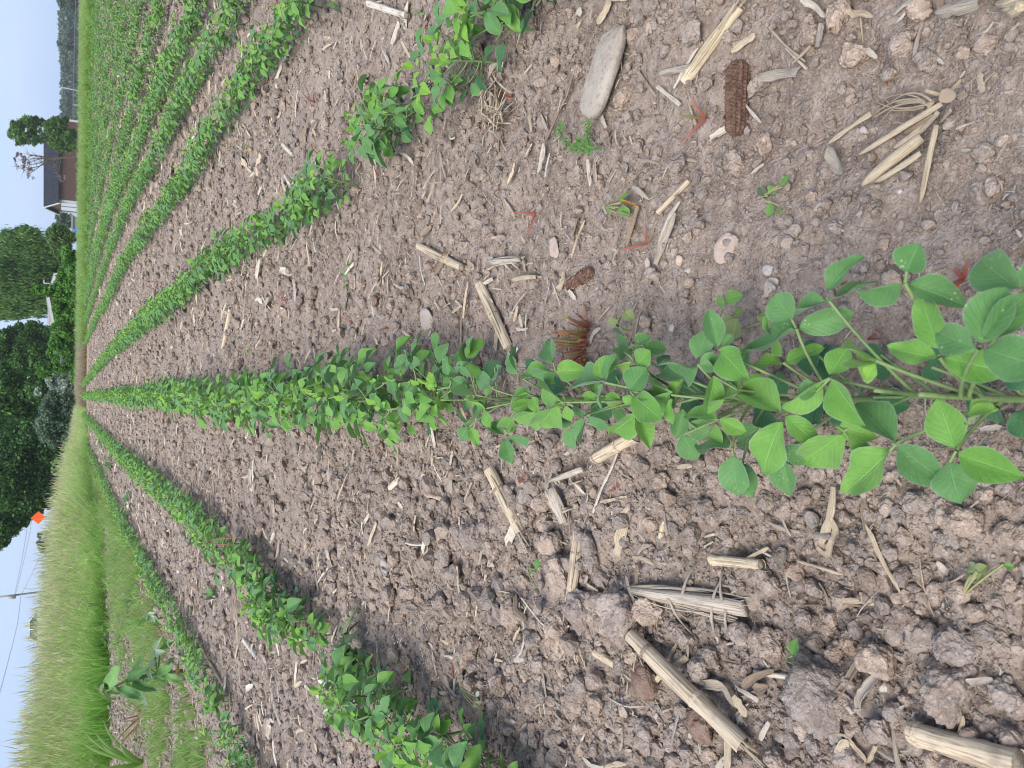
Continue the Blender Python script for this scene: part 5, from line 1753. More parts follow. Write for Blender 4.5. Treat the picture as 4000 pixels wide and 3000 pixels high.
# the wilted thistle
B = gp(1440, 2525, 0.004)
OCC.append((1360, 2524, 1475, 2524, 170))
OCC.append((2343, 1260, 2343, 1430, 60))
OCC.append((2318, 573, 2318, 560, 100))
e = empty("wilted_thistle", B, "wilted grey green thistle with ragged drooping leaves in the bean row", "thistle")
tr = random.Random(12)
for k in range(17):
    an = tr.uniform(0, 6.28)
    d = Vector((math.cos(an), math.sin(an), 0))
    Ln = tr.uniform(0.035, 0.066)
    p0 = B + Vector((0, 0, tr.uniform(0.006, 0.03)))
    pk = p0 + d * Ln * 0.55 + Vector((0, 0, tr.uniform(0.005, 0.03)))
    p2 = B + d * Ln * 1.05
    p2.z = gz1(p2.x, p2.y) + tr.uniform(0.008, 0.022)
    path = bez(p0, pk, p2, 10)
    mb = MB()
    mb.ribbon(path, [0.016 * math.sin(math.pi * min(1, (i + 0.8) / 11)) * (1.25 if i % 2 else 0.55) for i in range(11)], (tr.uniform(-.6, .6), tr.uniform(-.6, .6), 1), tr.uniform(-0.6, 0.5), 5)
    mb.build("leaf", tr.choice((M_GREYWEED, M_GREYWEED, M_MILKDARK, M_WEED)), e)

build_crumbs()
many_clods(248)
# ------------------------------------------------------------------ tall grass beyond the outer row, and the weedy strip before it
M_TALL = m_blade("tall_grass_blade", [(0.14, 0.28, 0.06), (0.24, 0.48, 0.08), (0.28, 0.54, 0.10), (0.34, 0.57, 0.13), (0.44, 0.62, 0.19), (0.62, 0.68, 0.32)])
M_SEED = m_blade("grass_seed_head", [(0.42, 0.48, 0.18), (0.68, 0.64, 0.38), (0.78, 0.70, 0.48)])
M_SHORT = m_blade("short_grass_blade", [(0.18, 0.34, 0.06), (0.27, 0.45, 0.10), (0.40, 0.52, 0.20)])
M_DRY = m_blade("dry_grass_blade", [(0.36, 0.27, 0.17), (0.45, 0.36, 0.24), (0.52, 0.43, 0.30)])
def tuft_mesh(name, seed, n, mats, spread, wid, heads=0.0, hmin=0.55, lean=0.3):
    r = random.Random(seed)
    mb = MB()
    for k in range(n):
        b = Vector((r.gauss(0, spread), r.gauss(0, spread), 0))
        h = r.uniform(hmin, 1.0)
        a = r.uniform(0, 6.28)
        d = Vector((math.cos(a), math.sin(a), 0)) * r.uniform(0.05, lean) * h
        head = r.random() < heads
        tip = b + d + Vector((0, 0, h * (1.0 if head else r.uniform(0.65, 0.95))))
        path = bez(b, b + d * 0.2 + Vector((0, 0, h * 0.6)), tip, 4)
        w = wid * r.uniform(0.7, 1.3) * (0.45 if head else 1.0)
        mb.ribbon(path, [w, w, w * .8, w * .55, w * .1], (math.cos(a + 1.4), math.sin(a + 1.4), 0.1), 0, 2, 0)
        if head:
            dd = (path[-1] - path[-2]).normalized()
            for q in range(2):
                s = Vector((math.cos(a + q * 1.57), math.sin(a + q * 1.57), 0)) * wid * 0.75
                p = path[-1]
                hl = r.uniform(0.10, 0.20)
                mb.add([p - s * .2 - dd * hl, p + s * .2 - dd * hl, p + s - dd * hl * .5, p + dd * hl * .2, p - s - dd * hl * .5], [(0, 1, 2, 3, 4)], [(0, 0), (0, 0), (0, .5), (0, 1), (0, .5)], 1 if len(mats) > 1 else 0)
    return mb.mesh(name, mats, False)
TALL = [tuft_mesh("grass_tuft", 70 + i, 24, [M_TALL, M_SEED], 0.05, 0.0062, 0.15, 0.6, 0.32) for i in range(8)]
SHORT = [tuft_mesh("short_tuft", 90 + i, 14, [M_SHORT], 0.10, 0.035, 0, 0.4, 0.7) for i in range(5)]
DRYT = [tuft_mesh("dry_tuft", 110 + i, 12, [M_DRY], 0.10, 0.03, 0, 0.3, 1.1) for i in range(4)]
def tall_grass():
    r = np.random.RandomState(31)
    n = 21000
    x = -(0.35 + 12.0 * r.uniform(0, 1, n) ** 1.35)
    y = verge_y(x) + np.abs(r.exponential(2.6, n)) + r.normal(0, 0.10, n)
    k = (y < 30) & (x < -0.35)
    x, y = x[k], y[k]
    n = len(x)
    h = np.interp(-x, [0.2, 0.8, 1.1, 1.4, 2.0, 3.3, 5.0, 9], [0.20, 0.28, 0.42, 0.52, 0.60, 0.76, 0.84, 0.9]) * r.uniform(0.55, 1.15, n) * (0.75 + 0.5 * fbm(x * 1.6, y * 1.6, 8, 2))
    front = sstep(0.0, 0.9, y - verge_y(x))
    h = h * np.clip(0.30 + 0.70 * front + r.uniform(-0.1, 0.45, n) * (1 - front), 0.25, 1)
    P = np.stack([x, y, gz(x, y, False) - 0.01], -1)
    Rt = np.stack([r.normal(0, 0.13, n), r.normal(0.05, 0.13, n), r.uniform(0, 6.28, n)], -1)
    S = np.stack([0.6 + 0.5 * h, 0.6 + 0.5 * h, h], -1)
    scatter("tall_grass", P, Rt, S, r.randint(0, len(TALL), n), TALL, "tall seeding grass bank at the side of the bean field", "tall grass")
tall_grass()
def far_grass():
    r = np.random.RandomState(32)
    n = 9000
    x = r.uniform(-1.2, 12, n)
    off = 0.42 + np.abs(r.exponential(2.2, n))
    y = edge_y(x) + off
    k = y < 26
    x, y, off = x[k], y[k], off[k]
    n = len(x)
    gap = np.exp(-((x - 0.2) / 0.7) ** 2) * (y < 18.5)
    h = (0.19 + 0.05 * fbm(x * 1.2, y * 1.2, 5, 2)) * r.uniform(0.7, 1.15, n) * (1 - 0.7 * gap)
    P = np.stack([x, y, gz(x, y, False) - 0.005], -1)
    Rt = np.stack([r.normal(0, 0.06, n), r.normal(0, 0.06, n), r.uniform(0, 6.28, n)], -1)
    S = np.stack([h * 1.6, h * 1.6, h], -1)
    scatter("far_grass", P, Rt, S, r.randint(0, len(SHORT), n), SHORT, "low green grass strip behind the far end of the bean field", "grass")
far_grass()
def dry_mound():
    r = np.random.RandomState(36)
    n = 900
    x = r.normal(0.35, 0.33, n)
    y = edge_y(x) + 0.35 + np.abs(r.normal(0, 0.7, n))
    P = np.stack([x, y, gz(x, y, False)], -1)
    Rt = np.stack([r.normal(0, 0.2, n), r.normal(0, 0.2, n), r.uniform(0, 6.28, n)], -1)
    h = r.uniform(0.10, 0.24, n)
    scatter("dry_grass", P, Rt, np.stack([h, h, h], -1), r.randint(0, len(DRYT), n), DRYT, "dead tan grass patch just beyond the far end of the middle row", "dry grass")
dry_mound()
def verge_weeds():
    r = np.random.RandomState(33)
    n = 7000
    y = np.exp(r.uniform(math.log(1.9), math.log(14), n))
    x = -1.0 - np.abs(r.normal(0, 0.75, n)) - 0.02 * y
    x = np.where(y > 4, -0.95 - np.abs(r.normal(0, 0.45, n)), x)
    k = (y < verge_y(x) + 0.2) & (fbm(x * 3.0, y * 3.0, 61, 2) > 0.42)
    x, y = x[k], y[k]
    n = len(x)
    P = np.stack([x, y, gz(x, y, False)], -1)
    Rt = np.stack([r.normal(0, 0.2, n), r.normal(0, 0.2, n), r.uniform(0, 6.28, n)], -1)
    h = r.uniform(0.03, 0.10, n) * np.interp(y, [2, 5, 9], [0.8, 1.15, 1.5])
    dry = r.uniform(0, 1, n) < np.interp(-x, [0.9, 1.3, 2.5], [0.6, 0.5, 0.35])
    idx = np.where(dry, r.randint(5, 9, n), r.randint(0, 5, n))
    S = np.stack([h * 1.1, h * 1.1, np.where(dry, h * 0.5, h)], -1)
    scatter("verge_weeds", P, Rt, S, idx, SHORT + DRYT, "patchy thin grass and dry stems on the strip beside the outermost row", "weeds")
verge_weeds()
# weed clumps that stand out
def weed_clump(px, py, rad, hgt, n, mat, label, name="weed_clump", lw=0.5):
    B = at(px, py, 0)
    B.z = gz1(B.x, B.y)
    s = mpp(B)
    e = empty(name, B, label, "weed")
    r_ = random.Random(int(px + py))
    mb = MB()
    for k in range(n):
        a = r_.uniform(0, 6.28)
        q = rad * s * math.sqrt(r_.random())
        z = hgt * s * r_.uniform(0.1, 1.0) * (1 - 0.5 * q / (rad * s))
        p = B + Vector((math.cos(a) * q, math.sin(a) * q, z))
        d = Vector((math.cos(a + r_.uniform(-1, 1)), math.sin(a + r_.uniform(-1, 1)), r_.uniform(-.3, .5))).normalized()
        l = r_.uniform(9, 20) * s
        low_leaf(mb, p, p + d * l, l * lw * r_.uniform(0.7, 1.2), Vector((r_.uniform(-.4, .4), r_.uniform(-.4, .4), 1)), 0)
    mb.build("foliage", mat, e)
    mb = MB()
    for k in range(7):
        a = r_.uniform(0, 6.28)
        mb.tube([B, B + Vector((math.cos(a) * rad * s * .4, math.sin(a) * rad * s * .4, hgt * s * .6))], 1.3 * s, 4, False)
    mb.build("stems", M_STEM, e)
weed_clump(512, 1968, 42, 36, 130, M_MILKDARK, "dark green weed clump between the two outer rows")
weed_clump(440, 1812, 26, 44, 90, M_WEED, "yellow green weed bush between the outer rows further off")
weed_clump(408, 1720, 20, 30, 60, LEAF[0], "small dense weed clump close to the thistle row's far end")
weed_clump(540, 2335, 42, 75, 260, M_WEED, "bright feathery green weed mound beside the outermost row", lw=0.22)
weed_clump(430, 2480, 34, 40, 60, M_WEED, "light green round leaved weed at the foot of the tall grass")
weed_clump(880, 2690, 26, 20, 40, M_WEED, "small lime green weed beside the outermost row's plants")
weed_clump(425, 2360, 34, 120, 90, LEAF[2], "lime leaved weed climbing in the tall grass")
weed_clump(425, 2450, 40, 110, 90, LEAF[2], "second lime leaved weed in the tall grass")
weed_clump(330, 1840, 18, 46, 60, M_MILKDARK, "dark leafy weed standing up in the grass bank")
weed_clump(590, 2880, 30, 30, 50, M_GREYWEED, "grey green broad weed at the border below the tall grass")
weed_clump(760, 2380, 16, 16, 24, M_GREYWEED, "small grey weed by the jointed stalk")
# red dry tuft near the border
B = at(560, 2800, 0)
e = empty("rusty_grass_tuft", B, "rusty orange dry grass tuft at the foot of the grass bank", "grass tuft")
for k in range(16):
    t = B + Vector((random.uniform(-.16, .16), random.uniform(-.12, .12), random.uniform(0.04, 0.16)))
    blade(e, B + Vector((random.uniform(-.03, .03), random.uniform(-.03, .03), 0)), t, 0.008, random.choice((M_RED, M_YGREEN, M_DRY)), 0.1)
# grass with long blades leaning at the border
B = at(560, 2980, 0)
e = empty("broad_grass_plant", B, "broad bladed bluish grass plant at the border before the bank", "grass")
for k in range(13):
    t = B + Vector((random.uniform(-.22, .25), random.uniform(-.15, .15), random.uniform(0.12, 0.34)))
    blade(e, B, t, 0.018, M_SHORT, 0.2)

# the milkweed
def milkweed():
    B = at(716, 2620, 0.0)
    D = B.y
    e = empty("milkweed_plant", B, "tall drooping milkweed with broad pale veined leaves before the grass bank", "milkweed")
    k = 2.115
    def Q(x, y, dd=0.0):
        return dep(380 + x / k, 2350 + y / k, D + dd)
    path = [B, Q(620, 585), Q(500, 600), Q(380, 625), Q(240, 655), Q(130, 710), Q(40, 762)]
    mb = MB()
    mb.tube(path, [0.0075, 0.007, 0.0065, 0.006, 0.0055, 0.0045, 0.003], 7, True)
    mb.build("stem", M_STEM, e)
    for (b, t, w, key, d0, d1) in [
        ((95, 715), (152, 548), 105, "milk", -.02, -.08), ((245, 650), (385, 555), 100, "mdark", 0, -.06), ((170, 705), (348, 797), 82, "mdark", -.02, -.1),
        ((300, 662), (478, 738), 76, "mdark", 0, -.06), ((485, 590), (628, 530), 78, "milk", 0, -.05), ((540, 605), (692, 665), 66, "milk", -.01, -.08),
        ((298, 550), (386, 440), 52, "milk", .02, 0), ((470, 410), (530, 295), 42, "mpale", .04, .02), ((470, 435), (555, 415), 62, "mpale", .02, -.02),
        ((520, 385), (628, 335), 48, "milk", .05, .05), ((445, 560), (492, 445), 42, "mpale", 0, .03), ((358, 540), (400, 598), 40, "mpale", -.02, -.03),
        ((425, 560), (445, 640), 38, "mpale", 0, -.04), ((590, 520), (642, 452), 40, "milk", .02, .04), ((385, 745), (402, 865), 34, "mpale", -.02, -.06),
        ((60, 765), (155, 815), 26, "wilt", -.02, -.05), ((40, 745), (55, 655), 26, "mpale", 0, .02), ((28, 760), (5, 700), 26, "wilt", 0, .02), ((640, 590), (690, 552), 34, "orange", 0, -.03),
        ((240, 662), (330, 712), 60, "weed", .03, .06), ((380, 620), (442, 672), 60, "mdark", .03, .05), ((100, 725), (190, 760), 60, "weed", .03, .06), ((470, 600), (560, 660), 60, "mdark", .03, .04)]:
        P0, P1 = Q(b[0], b[1], d0), Q(t[0], t[1], d1)
        N = (CAM - P0).normalized() * 0.8 + Vector((random.uniform(-.3, .3), 0, 0.4))
        Ln = (P1 - P0).length
        link("leaf", LEAFX[key][random.randrange(3)], e, frame(P0, P1 - P0, N, w / k * mpp(P0), Ln, Ln))
        n = min(path, key=lambda q: (q - P0).length)
        if (n - P0).length > 0.01:
            mb = MB()
            mb.tube([n, (n + P0) / 2, P0], 0.0025, 5, False)
            mb.build("leaf_stalk", M_STEM, e)
    B2 = at(640, 2412, 0.0)
    D2 = B2.y
    e2 = empty("milkweed_plant", B2, "smaller folded milkweed with a white curled top near the outermost row", "milkweed")
    def Q2(x, y, dd=0.0):
        return dep(380 + x / k, 2350 + y / k, D2 + dd)
    mb = MB()
    mb.tube([B2, Q2(500, 140), Q2(430, 120)], [0.005, 0.004, 0.003], 6, True)
    mb.build("stem", M_STEM, e2)
    for (b, t, w, key) in [((435, 125), (332, 202), 46, "milk"), ((420, 108), (478, 95), 36, "mpale"), ((430, 120), (500, 150), 42, "mpale"), ((410, 112), (400, 150), 30, "mpale"), ((480, 140), (530, 200), 36, "milk"), ((450, 130), (470, 168), 40, "mpale")]:
        P0, P1 = Q2(*b), Q2(t[0], t[1], -0.02)
        Ln = (P1 - P0).length
        link("leaf", LEAFX[key][1], e2, frame(P0, P1 - P0, (CAM - P0).normalized() + Vector((0, 0, 0.5)), w / k * mpp(P0), Ln, Ln))
milkweed()
# ------------------------------------------------------------------ trees, hedge, houses and poles behind the field
def leaf_cloud(name, blobs, D, mat, per, size, seed, depth=1.0, hang=0.0, parent=None, asp=1.0, flat=0.0, kind="crown"):
    r = np.random.RandomState(seed)
    Ps, Ts, Sz, Ax = [], [], [], []
    for b in blobs:
        px, py, rp = b[:3]
        den = b[3] if len(b) > 3 else 1.0
        c0 = dep(px, py, D)
        R = rp * mpp(c0)
        off = r.uniform(-1, 1) * R * depth
        c = Vector((c0.x, c0.y, c0.z)) + ray(px, py) * (off / ray(px, py).y)
        n = int(per * den * 1.55)
        ncl = max(4, int(n / 34))
        dirs = r.normal(0, 1, (ncl, 3))
        dirs /= np.linalg.norm(dirs, axis=1)[:, None]
        rad = R * r.uniform(0.45, 1.02, ncl) ** 0.6
        cc = np.array(c)[None, :] + dirs * rad[:, None] * np.array([1, 1, 0.9])
        tone = r.uniform(0.15, 0.85, ncl)
        w = r.randint(0, ncl, n)
        spread = R * 0.27
        p = cc[w] + r.normal(0, 1, (n, 3)) * spread * np.array([1, 1, 0.7])
        if hang:
            p[:, 2] -= np.abs(r.exponential(hang * R, n)) - 0.3 * hang * R
        Ps.append(p)
        Ts.append(np.clip(tone[w] + r.normal(0, 0.18, n), 0, 1))
        Sz.append(size * r.uniform(0.6, 1.35, n))
    P, T, S = np.concatenate(Ps), np.concatenate(Ts), np.concatenate(Sz)
    n = len(P)
    if not hang:
        S = S * 0.72
    a = r.normal(0, 1, (n, 3))
    if hang:
        a = a * 0.25 + np.array([0, 0, -1.0])
    a /= np.linalg.norm(a, axis=1)[:, None]
    b = r.normal(0, 1, (n, 3))
    b -= a * np.sum(a * b, 1)[:, None]
    b /= np.linalg.norm(b, axis=1)[:, None]
    la, lb = a * (S * 0.5 * asp)[:, None], b * (S * 0.36)[:, None]
    V = np.stack([P - la, P + lb * 0.9 - la * .1, P + la, P - lb * 0.9 - la * .1], 1).reshape(-1, 3).astype(np.float32)
    me = bpy.data.meshes.new(name)
    me.vertices.add(4 * n)
    me.vertices.foreach_set("co", V.ravel())
    me.loops.add(4 * n)
    me.loops.foreach_set("vertex_index", np.arange(4 * n, dtype=np.int32))
    me.polygons.add(n)
    me.polygons.foreach_set("loop_start", np.arange(0, 4 * n, 4, dtype=np.int32))
    me.polygons.foreach_set("loop_total", np.full(n, 4, np.int32))
    me.update(calc_edges=True)
    at_ = me.attributes.new("tone", "FLOAT", "POINT")
    at_.data.foreach_set("value", np.repeat(T, 4).astype(np.float32))
    me.materials.append(mat)
    return link(name, me, parent)
F_WILLOW = m_foliage("willow_leaves", (0.060, 0.135, 0.036), (0.170, 0.300, 0.075))
F_DARK = m_foliage("maple_leaves", (0.028, 0.080, 0.020), (0.115, 0.245, 0.050))
F_DARK2 = m_foliage("walnut_leaves", (0.020, 0.060, 0.018), (0.095, 0.215, 0.050))
F_HEDGE = m_foliage("hedge_leaves", (0.055, 0.150, 0.028), (0.150, 0.330, 0.060))
F_BUSH = m_foliage("bush_leaves", (0.060, 0.130, 0.030), (0.130, 0.220, 0.060))
F_SILVER = m_foliage("silver_leaves", (0.22, 0.28, 0.21), (0.44, 0.50, 0.42))
F_SILVERD = m_foliage("dull_silver_leaves", (0.060, 0.110, 0.060), (0.18, 0.26, 0.165))
F_SMALL = m_foliage("birch_leaves", (0.058, 0.135, 0.028), (0.14, 0.26, 0.060))
F_FAR = m_foliage("far_leaves", (0.06, 0.10, 0.07), (0.12, 0.165, 0.12), 0.1)
F_PINK = m_foliage("dead_twig_leaves", (0.16, 0.12, 0.11), (0.25, 0.20, 0.18), 0.1)
M_BARK = m_plain("bark", (0.10, 0.075, 0.055), (0.16, 0.125, 0.095), 8, 0.9, 0.02)
M_BARKD = m_plain("dark_bark", (0.045, 0.036, 0.030), (0.08, 0.065, 0.05), 8, 0.9, 0.02)
def tree(name, label, D, base, fork, blobs, mat, per, size, rt, seed, cat="tree", hang=0.0, asp=1.0, depth=1.0, bark=None, group=None, limbs=9):
    r_ = random.Random(seed)
    B = dep(base[0], base[1], D)
    e = empty(name, B, label, cat, group)
    fk = dep(fork[0], fork[1], D)
    mb = MB()
    mb.tube(bez(B, (B + fk) / 2 + Vector((r_.uniform(-.2, .2), 0, 0)) * rt * 3, fk, 6), [rt * q for q in (1.4, 1.1, 1, .95, .9, .85, .8)], 9, True, 0, 0.15, 1, seed)
    for k in range(limbs):
        b = r_.choice(blobs)
        T = dep(b[0], b[1], D + r_.uniform(-1, 1) * b[2] * mpp(B))
        st = B + (fk - B) * r_.uniform(0.55, 1.0)
        mb.tube(bez(st, (st + T) / 2 + Vector((0, 0, (T - st).length * 0.12)), T, 5), [rt * q for q in (.5, .4, .32, .24, .15, .06)], 6, False)
    mb.build("trunk", bark or M_BARK, e)
    leaf_cloud("crown", blobs, D, mat, per, size, seed, depth, hang, e, asp)
    return e
tree("willow_tree", "big weeping willow with hanging strands behind the pale house", 70, (300, 1090), (120, 1060),
     [(35, 935, 34), (60, 975, 42), (95, 925, 34), (120, 960, 34), (20, 1010, 45), (75, 1030, 44), (-30, 1060, 50), (30, 1070, 45), (110, 1010, 36), (150, 975, 26), (95, 1085, 42), (150, 1030, 34), (140, 1075, 34), (185, 1050, 26), (200, 1010, 22),
      (10, 1130, 44), (60, 1130, 42), (-40, 1140, 50), (115, 1140, 34), (30, 1185, 36), (80, 1185, 34), (50, 1215, 24), (10, 1215, 28), (170, 1110, 30, .6), (145, 1170, 24, .5), (120, 1205, 24, .45), (175, 1190, 22, .4), (90, 905, 18), (150, 1215, 20, .4), (195, 1150, 22, .4), (-70, 1090, 50)],
     F_WILLOW, 1500, 0.13, 0.32, 501, hang=0.55, asp=2.2)
tree("maple_tree", "dark maple left of the willow with sky showing through its crown", 62, (300, 1360), (150, 1360),
     [(5, 1330, 30), (35, 1310, 26), (60, 1345, 36), (20, 1380, 42), (75, 1285, 20), (110, 1300, 26), (100, 1350, 36), (150, 1290, 24), (160, 1330, 34), (190, 1300, 22), (130, 1390, 40), (190, 1370, 36), (70, 1410, 40), (30, 1440, 36, .7), (100, 1440, 34, .8), (160, 1430, 40), (210, 1420, 30), (215, 1340, 24), (250, 1330, 30), (245, 1390, 30), (280, 1400, 28), (285, 1340, 26), (230, 1290, 26), (-30, 1400, 50), (125, 1270, 14)],
     F_DARK, 900, 0.26, 0.30, 502, bark=M_BARKD)
tree("maple_tree", "tall maple standing just beyond the end of the middle row", 50, (310, 1560), (130, 1560),
     [(20, 1490, 40), (60, 1500, 40), (100, 1520, 40), (140, 1530, 40), (30, 1560, 50), (90, 1580, 50), (150, 1590, 40), (-30, 1530, 60), (50, 1640, 50), (110, 1640, 45), (-20, 1620, 60), (150, 1480, 26), (185, 1560, 34), (170, 1640, 34), (10, 1450, 26), (200, 1500, 26), (230, 1540, 34), (270, 1560, 34), (240, 1620, 34), (280, 1630, 30), (270, 1500, 30), (225, 1460, 24)],
     F_DARK, 1150, 0.24, 0.34, 503, bark=M_BARKD)
tree("walnut_tree", "huge dark leafy tree overhanging the tall grass bank", 46, (300, 1850), (120, 1850),
     [(10, 1700, 60), (70, 1700, 55), (130, 1700, 50), (180, 1700, 40), (30, 1790, 60), (100, 1780, 55), (160, 1780, 45), (195, 1770, 34), (10, 1860, 60), (80, 1860, 55), (140, 1850, 48), (185, 1840, 34), (20, 1940, 55), (80, 1940, 50), (130, 1930, 42), (170, 1910, 34), (15, 2020, 46), (60, 2010, 42), (105, 1990, 34), (140, 1985, 26), (10, 2075, 34), (45, 2060, 26), (-30, 2060, 50), (-40, 1950, 60), (-40, 1850, 60), (15, 2110, 18), (150, 1965, 22), (95, 2035, 16), (-10, 2120, 22), (200, 1880, 26), (225, 1720, 34), (265, 1700, 34), (290, 1740, 30), (230, 1790, 34), (260, 1830, 34), (235, 1870, 30), (215, 1920, 26), (280, 1790, 30), (270, 1880, 30), (195, 1960, 20)],
     F_DARK2, 1200, 0.22, 0.36, 504, bark=M_BARKD, limbs=14)
tree("silver_bush", "pale silvery shrub at the foot of the maple beyond the middle row", 40, (305, 1500), (260, 1500),
     [(215, 1480, 20), (240, 1475, 24), (250, 1505, 26), (225, 1520, 24), (255, 1535, 22), (205, 1500, 16), (190, 1485, 12), (150, 1530, 12), (225, 1385, 16), (240, 1405, 16), (285, 1480, 22), (290, 1520, 22)], F_SILVER, 520, 0.13, 0.07, 505, "shrub")
tree("silver_bush", "dull grey green shrub mass under the huge dark tree", 38, (305, 1620), (230, 1620),
     [(200, 1580, 28), (230, 1570, 28), (260, 1580, 24), (180, 1620, 30), (215, 1630, 32), (250, 1620, 26), (190, 1670, 30), (225, 1680, 28), (175, 1700, 26), (210, 1715, 26), (270, 1560, 18), (205, 1545, 16), (285, 1590, 22), (285, 1630, 24), (280, 1670, 24), (290, 1710, 22), (260, 1720, 22), (235, 1660, 22), (165, 1660, 24)], F_SILVERD, 620, 0.14, 0.08, 506, "shrub")
HEDGE = [
 ("bright broad leaved hedge bush directly left of the blue tarp's trees", [(262, 985, 20), (280, 1000, 22), (262, 1020, 22), (288, 1030, 20), (272, 1045, 20)], (310, 1010)),
 ("hedge bush in front of the pale house's right gable corner", [(245, 1065, 18), (265, 1080, 24), (285, 1085, 22), (238, 1090, 16), (262, 1110, 22), (290, 1115, 18)], (312, 1090)),
 ("tallest spiky hedge bush rising across the pale house roof", [(150, 1132, 12), (135, 1120, 8), (175, 1138, 15), (200, 1140, 18), (225, 1145, 22), (255, 1145, 24), (285, 1145, 22), (130, 1138, 8), (215, 1120, 14)], (312, 1140)),
 ("hedge bush below the pale house's lapboard wall", [(222, 1185, 18), (245, 1180, 24), (270, 1190, 26), (290, 1180, 20), (220, 1215, 15), (240, 1220, 22), (268, 1225, 24), (288, 1215, 20)], (312, 1200)),
 ("hedge bush at the pale house's far left corner", [(225, 1255, 16), (245, 1260, 22), (270, 1262, 24), (285, 1250, 20), (215, 1280, 14), (240, 1292, 20), (265, 1300, 22)], (308, 1270)),
 ("lime green hedge bush beneath the dark maple", [(215, 1325, 18), (240, 1335, 22), (265, 1335, 20), (205, 1350, 14), (195, 1375, 12), (225, 1365, 20), (255, 1370, 20), (215, 1400, 16)], (306, 1350)),
 ("yellowish green bush between the maple and the silvery shrub", [(150, 1425, 12), (170, 1440, 18), (200, 1435, 20), (230, 1435, 22), (255, 1440, 18), (160, 1455, 14), (185, 1460, 16), (265, 1415, 16), (290, 1440, 20), (295, 1470, 20), (285, 1410, 18)], (305, 1440)),
]
for i, (lb, bl, bs) in enumerate(HEDGE):
    tree("hedge_bush", lb, 31 + i * 1.1, bs, (bs[0] - 25, bs[1]), bl, F_HEDGE, 420, 0.125, 0.04, 520 + i, "bush", group="bushes of the hedge", limbs=5)
tree("round_bush", "mid green rounded tree between the willow and the blue tarp", 58, (300, 930), (265, 930),
     [(195, 915, 18), (215, 900, 18), (215, 935, 24), (245, 910, 24), (250, 945, 26), (275, 925, 22), (225, 965, 22), (255, 975, 20), (230, 985, 18), (205, 950, 16)], F_BUSH, 620, 0.20, 0.12, 541, "tree")
tree("grey_tree", "grey green distant tree beside the brown barn's white door gable", 150, (300, 860), (260, 860),
     [(232, 850, 14), (250, 845, 14), (240, 868, 16), (262, 860, 16), (228, 880, 14), (250, 885, 14), (270, 875, 12), (275, 850, 10)], F_SILVERD, 300, 0.5, 0.25, 542)
tree("far_tree", "dark bluish distant tree behind the rounded tree", 160, (300, 915), (260, 910), [(200, 900, 12), (215, 885, 10), (190, 915, 9), (225, 905, 14)], F_FAR, 260, 0.5, 0.25, 543)
tree("slender_tree", "two-tiered slender tree standing before the brown barn", 98, (312, 540), (150, 528),
     [(60, 505, 22), (45, 520, 16, .7), (75, 525, 22), (85, 490, 20), (100, 540, 20, .6), (110, 475, 18), (125, 490, 20), (120, 520, 18, .6), (140, 470, 12, .6), (75, 555, 14, .4), (130, 550, 16, .4), (160, 540, 16, .6), (165, 480, 14, .7), (150, 510, 10, .3), (50, 480, 10, .5),
      (190, 500, 20), (215, 485, 22), (240, 490, 20), (210, 525, 20), (240, 530, 24), (265, 540, 22), (205, 555, 18), (230, 565, 22), (260, 575, 20), (280, 520, 16, .6), (282, 565, 16, .8), (255, 470, 12, .6)],
     F_SMALL, 620, 0.30, 0.13, 544)
# leafless tree
def bare_tree():
    D = 97
    B = dep(306, 612, D)
    e = empty("bare_tree", B, "nearly leafless tree with pinkish twigs beside the slender tree", "tree")
    r_ = random.Random(6)
    mb = MB()
    tips = []
    for (x, y) in ((95, 600), (80, 625), (70, 650), (95, 665), (110, 640), (120, 610), (115, 680), (225, 690), (240, 700)):
        T = dep(x, y, D + r_.uniform(-1, 1))
        st = B + (dep(190, 620, D) - B) * r_.uniform(0.3, 1)
        path = bez(st, (st + T) / 2 + Vector((r_.uniform(-.4, .4), 0, .3)), T, 6)
        mb.tube(path, [0.07, 0.06, 0.05, 0.042, 0.034, 0.025, 0.012], 5, False)
        for k in range(14):
            p = r_.choice(path[2:])
            q = p + Vector((r_.uniform(-1, 1), r_.uniform(-1, 1), r_.uniform(-.1, 1.1))) * r_.uniform(0.3, 0.9)
            mb.tube([p, (p + q) / 2 + Vector((0, 0, .06)), q], [0.022, 0.016, 0.008], 4, False)
            tips.append(q)
    mb.tube([B, dep(190, 620, D)], [0.12, 0.07], 7, False)
    mb.build("trunk", M_BARK, e)
    n = len(tips)
    leaf_cloud("twig_leaves", [(95, 605, 14, .5), (80, 640, 18, .5), (110, 665, 18, .5), (75, 600, 10, .6), (100, 640, 16, .4), (65, 620, 10, .3), (245, 695, 16, .25), (120, 690, 12, .3)], D, F_PINK, 150, 0.24, 9, 1.0, 0, e)
bare_tree()
